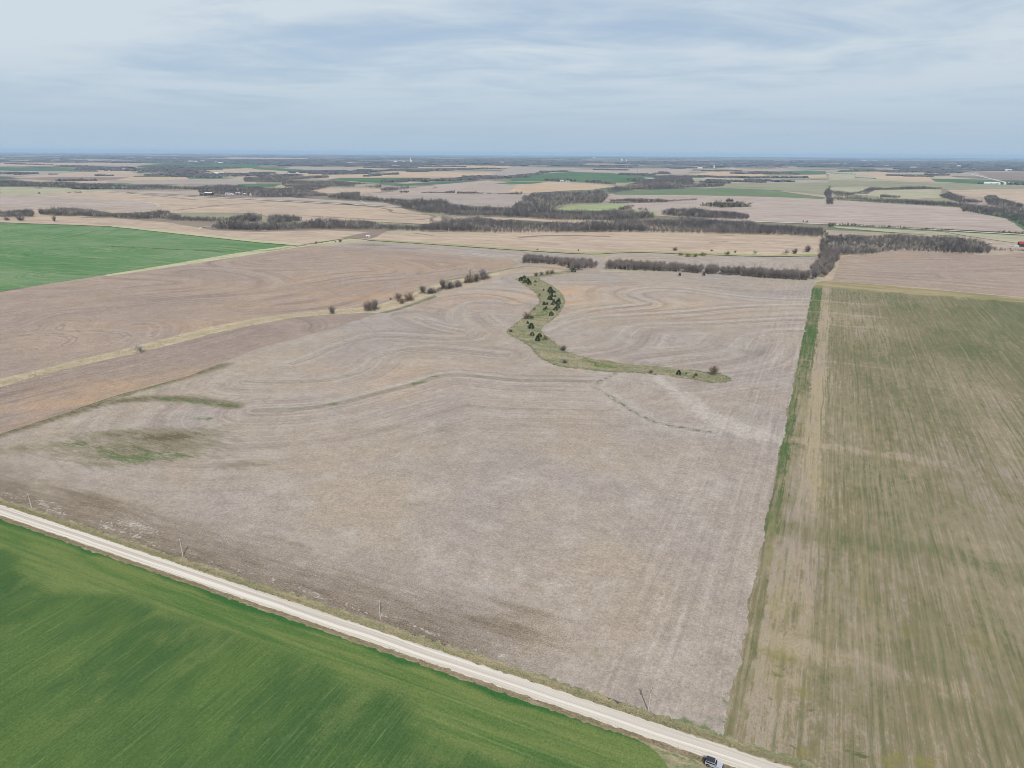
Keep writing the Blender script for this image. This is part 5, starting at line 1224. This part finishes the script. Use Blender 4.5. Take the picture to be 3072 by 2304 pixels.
m = MB(); m.add([(-2.11, -0.72, 1.30), (-2.11, 0.72, 1.30), (-2.04, 0.70, 1.70), (-2.04, -0.70, 1.70), (-2.135, -0.72, 1.30), (-2.135, 0.72, 1.30), (-2.065, 0.70, 1.70), (-2.065, -0.70, 1.70)], [(3, 2, 1, 0), (4, 5, 6, 7), (0, 1, 5, 4), (1, 2, 6, 5), (2, 3, 7, 6), (3, 0, 4, 7)])
m.build('rear_window', M['glass'], car)
m = MB(); m.box((2.14, 0, 0.93), (0.05, 1.05, 0.22)); m.build('grille', M['black'], car)
m = MB(); m.box((2.22, 0, 0.58), (0.2, 1.80, 0.2)); m.build('front_bumper', M['black'], car, bevel=0.03)
m = MB(); m.box((-2.24, 0, 0.58), (0.18, 1.76, 0.2)); m.build('rear_bumper', M['black'], car, bevel=0.03)
sp_ = bpy.data.objects.new('spare_wheel', None); COL.objects.link(sp_); sp_.parent = car; sp_.location = (-2.33, 0.05, 1.06)
m = MB(); m.tube((-0.12, 0, 0), (0.12, 0, 0), 0.40, 0.40, 20); m.build('tyre', M['tyre'], sp_, bevel=0.03)
m = MB(); m.tube((-0.14, 0, 0), (-0.115, 0, 0), 0.22, 0.25, 16); m.build('rim', M['rim'], sp_)
m = MB(); m.tube((0.62, -0.8, 1.2), (0.55, -0.8, 1.95), 0.012, 0.006, 5); m.build('antenna', M['black'], car)

# ------------------------------------------------------------------ farm buildings and grain stores on the plain
M['w_wall'] = flat_mat('white_siding', A(222, 222, 220), 0.7, 0.2, 0.04, 0.3)
M['w_roof'] = flat_mat('white_metal_roof', A(222, 224, 226), 0.5, 0.3, 0.04, 0.3)
M['g_roof'] = flat_mat('grey_metal_roof', A(168, 170, 176), 0.5, 0.3, 0.06, 0.3)
M['r_roof'] = flat_mat('red_metal_roof', A(168, 52, 62), 0.5, 0.3, 0.06, 0.3)
M['d_wall'] = flat_mat('dark_timber', A(92, 70, 66), 0.8, 0.2, 0.1, 0.3)
M['door'] = flat_mat('door_grey', A(120, 122, 126), 0.7, 0.2)
M['concrete'] = flat_mat('pale_concrete', A(226, 226, 222), 0.8, 0.2, 0.05, 0.05)
def barn(px, py, L, Wd, H, label, roof='w_roof', wall='w_wall', name='barn', cat='barn', rot=0.0):
    x, y = at(px, py); t = thing(name, label, cat, (x, y, 0.8), AX + rot)
    rise = Wd * 0.22
    m = MB(); m.prism([(-Wd / 2, 0), (Wd / 2, 0), (Wd / 2, H), (0, H + rise - 0.25), (-Wd / 2, H)], -L / 2, L / 2); m.build('wall', M[wall], t)
    m = MB(); e = 0.5
    m.prism([(-Wd / 2 - e, H - 0.15), (0, H + rise + 0.02), (Wd / 2 + e, H - 0.15), (Wd / 2 + e, H + 0.1), (0, H + rise + 0.3), (-Wd / 2 - e, H + 0.1)], -L / 2 - e, L / 2 + e); m.build('roof', M[roof], t)
    m = MB(); m.box((0, -Wd / 2 - 0.06, H * 0.38), (min(4.0, L * .25), 0.1, H * 0.76)); m.build('door', M['door'], t)
    n = max(2, int(L / 7))
    for k in range(n):
        xk = -L / 2 + L * (k + 0.5) / n
        if abs(xk) < 2.6 + L * .02: continue
        m = MB(); m.box((xk, -Wd / 2 - 0.05, H * 0.55), (1.2, 0.08, 1.1)); m.build('window', M['glass'], t)
    return t
def bin_(px, py, R, H, label, name='grain_bin'):
    x, y = at(px, py); t = thing(name, label, 'grain bin', (x, y, 0.8))
    m = MB(); m.tube((0, 0, 0), (0, 0, H), R, R, 18); m.build('wall', M['concrete'], t)
    m = MB(); m.tube((0, 0, H), (0, 0, H + R * 0.5), R * 1.03, R * 0.12, 18); m.build('roof', M['w_roof'], t)
    return t
def elevator(px, py, H, label):
    x, y = at(px, py); t = thing('grain_elevator', label, 'grain elevator', (x, y, 0.8), AX)
    for k in range(4):
        m = MB(); m.tube((k * 9 - 13.5, 0, 0), (k * 9 - 13.5, 0, H * 0.62), 4.9, 4.9, 16); m.build('silo', M['concrete'], t)
    m = MB(); m.box((-9, 0, H * 0.5), (12, 11, H)); hd = m.build('head_house', M['concrete'], t)
    m = MB(); m.box((-9, 0, H + 2), (7, 7, 4)); m.build('cap', M['w_roof'], hd)
    return t
def dome(px, py, R, label):
    x, y = at(px, py); t = thing('storage_dome', label, 'storage dome', (x, y, 0.8))
    m = MB(); prev = None; n = 16
    ang = np.linspace(0, math.pi / 2 - 0.12, 6)
    for a, b in zip(ang[:-1], ang[1:]): m.tube((0, 0, R * .8 * math.sin(a)), (0, 0, R * .8 * math.sin(b)), R * math.cos(a), R * math.cos(b), n)
    m.build('shell', M['w_roof'], t)
    m = MB(); m.box((0, -R * .95, R * .2), (R * .3, R * .2, R * .4)); m.build('door', M['door'], t)
    return t
barn(3081, 740, 26, 13, 4.5, 'dark walled barn with bright red roof at the right edge', 'r_roof', 'd_wall')
x, y = at(3049, 741); t = thing('camper_trailer', 'white camper trailer in front of the red roofed barn', 'trailer', (x, y, 0.1), AX)
m = MB(); m.prism_y([(-3.6, 0.6), (-3.6, 3.0), (3.2, 3.0), (3.6, 2.2), (3.6, 0.6)], -1.2, 1.2); m.build('body', M['w_roof'], t, bevel=0.1)
for s in (-0.5, 0.5):
    m = MB(); m.tube((s, -1.25, 0.4), (s, 1.25, 0.4), 0.4, 0.4, 12); m.build('wheel', M['tyre'], t)
m = MB(); m.box((0.8, -1.22, 2.0), (1.2, 0.06, 0.7)); m.build('window', M['glass'], t)
for i, (px, py, lab) in enumerate([(3021, 735, 'white farm truck parked left of the red roofed barn'), (3031, 739, 'white van behind the hedge by the red roofed barn'), (2972, 730, 'white car half hidden in scrub at the right')]):
    x, y = at(px, py); t = thing('parked_vehicle', lab, 'vehicle', (x, y, 0.1), AX + 0.5 * i)
    m = MB(); m.prism_y([(-2.6, 0.5), (-2.6, 1.2), (-0.6, 1.3), (-0.3, 2.0), (1.1, 2.0), (1.5, 1.3), (2.6, 1.1), (2.6, 0.5)], -0.95, 0.95); m.build('body', M['w_roof'], t)
    for s in (-1.6, 1.6):
        m = MB(); m.tube((s, -0.98, 0.4), (s, 0.98, 0.4), 0.4, 0.4, 12); m.build('wheel', M['tyre'], t)
    m = MB(); m.box((0.4, 0, 1.68), (1.2, 1.93, 0.4)); m.build('window', M['glass'], t)
barn(628, 584, 34, 14, 5, 'white roofed barn behind dark cedars at the left farmstead', 'w_roof', 'd_wall')
barn(684, 585, 16, 11, 5, 'pale blue grey shed at the right end of the cedar row', 'g_roof')
barn(697, 586, 12, 9, 3.5, 'small white shed right of the cedar row')
barn(715, 583, 20, 10, 4, 'white farmhouse in the middle of the left farmstead', name='farmhouse', cat='house')
barn(735, 585, 14, 9, 3.5, 'white garage right in the left farmstead')
bin_(752, 588, 4, 6, 'round white tank at the right end of the left farmstead')
barn(375, 567, 24, 13, 4.5, 'white ranch house before the long wood line', 'w_roof', name='farmhouse', cat='house')
barn(340, 567, 14, 10, 4, 'grey shed left of the white ranch house', 'g_roof')
barn(373, 510, 34, 16, 6, 'white shed at the edge of the far left woods')
barn(425, 515, 30, 14, 5, 'white shed right among the far left woods')
barn(658, 523, 90, 22, 7, 'long white building in front of the far woods')
barn(572, 486, 66, 28, 11, 'far white shed left in the trio on the horizon fields', rot=1.5)
barn(588, 486, 54, 28, 10, 'far white shed middle in the trio on the horizon fields')
barn(608, 485, 78, 28, 8, 'far long white shed right in the trio on the horizon fields')
barn(648, 489, 42, 21, 11, 'tall white barn by the far green field', rot=1.5)
barn(662, 490, 78, 23, 8, 'long white barn by the far green field')
barn(475, 488, 42, 21, 6, 'pale low sheds alone on the far left plain')
barn(865, 522, 28, 12, 5, 'cream farmhouse beside far cedars', name='farmhouse', cat='house')
barn(893, 521, 24, 12, 5, 'white shed right of the cream farmhouse')
barn(1686, 545, 20, 12, 6, 'white farmhouse below the dark cedar grove', name='farmhouse', cat='house')
barn(1703, 546, 22, 12, 4, 'low grey shed beside the dark cedar grove', 'g_roof')
barn(1942, 538, 40, 16, 5, 'white sheds left by the far wood edge')
barn(1955, 538, 30, 16, 5, 'white shed right by the far wood edge')
barn(2012, 539, 36, 14, 5, 'white roofed shed hidden inside the far wood')
barn(2972, 553, 66, 22, 7, 'long white poultry barn beside the far right gravel road')
bin_(2995, 554, 9, 8, 'white round bin nearest the long white barn')
bin_(3013, 554, 8, 8, 'white round bin in the middle right of the long barn')
barn(3031, 553, 26, 16, 6, 'white gabled shed right of the two round bins')
barn(2837, 526, 26, 14, 9, 'small white house at the end of a dark cedar block', name='farmhouse', cat='house', rot=1.5)
elevator(1233, 487, 62, 'tall white grain elevator left of centre on the horizon')
dome(1186, 487, 30, 'largest white storage dome left of the tall elevator')
dome(1211, 487, 20, 'small white storage dome next to the tall elevator')
dome(1276, 488, 14, 'tiny white dome right of the tall elevator')
barn(1507, 489, 50, 26, 11, 'lone white shed on the far tan field edge')
elevator(1866, 484, 70, 'broad white grain elevator right of centre on the horizon')
bin_(1879, 484, 13, 36, 'white silo right of the broad elevator')
barn(1782, 475, 96, 42, 19, 'far white works left of the broad elevator')
barn(1940, 474, 72, 35, 14, 'far white shed right of the broad elevator')
bin_(2142, 505, 9, 26, 'white upright silo on the far right plain', 'silo')
barn(2100, 506, 50, 24, 8, 'low white shed left of the upright silo')
barn(2197, 507, 40, 20, 8, 'low white shed right of the upright silo')
barn(2591, 483, 90, 42, 14, 'far white sheds high on the right plain')
barn(2660, 499, 54, 21, 7, 'white long shed beside far trees on the right')
barn(2740, 503, 66, 21, 6, 'very long white shed under far woods on the right')
barn(2876, 500, 50, 26, 10, 'small white barn far right below the horizon')
barn(3024, 513, 60, 26, 10, 'white barn alone in the far right woods')
barn(1105, 713, 7, 4, 2.6, 'small white shed at the end of the grassy lane', name='shed', cat='shed')
bin_(908, 661, 2.0, 3.4, 'small white tank at the thicket on the left creek')
x, y = at(1911, 541); t = thing('radio_mast', 'thin radio mast standing in the far green field', 'mast', (x, y, 0.5))
m = MB(); m.tube((0, 0, 0), (0, 0, 56), 0.9, 0.5, 4); m.build('mast', M['door'], t)
m = MB(); m.tube((0, 0, 56), (0, 0, 62), 0.25, 0.1, 4); m.build('antenna', M['door'], t)

# ------------------------------------------------------------------ the air
m = MB(); hz = R_ + 400
m.box((0, 0, (CAM_H + 26 - 1) / 2), (2 * hz, 2 * hz, CAM_H + 26 + 1))
hm = bpy.data.materials.new('haze'); hm.use_nodes = True; ht = hm.node_tree; ht.nodes.clear()
ho = ht.nodes.new('ShaderNodeOutputMaterial'); pv = ht.nodes.new('ShaderNodeVolumePrincipled')
pv.inputs['Color'].default_value = (0.52, 0.73, 0.97, 1); pv.inputs['Density'].default_value = 3.5e-5
ht.links.new(pv.outputs[0], ho.inputs['Volume'])
tag(m.build('haze', hm), kind='stuff')
print('trees in belts', nb, 'in woods', tot, 'tris', sum(len(o.data.polygons) for o in SC.objects if o.type == 'MESH'))
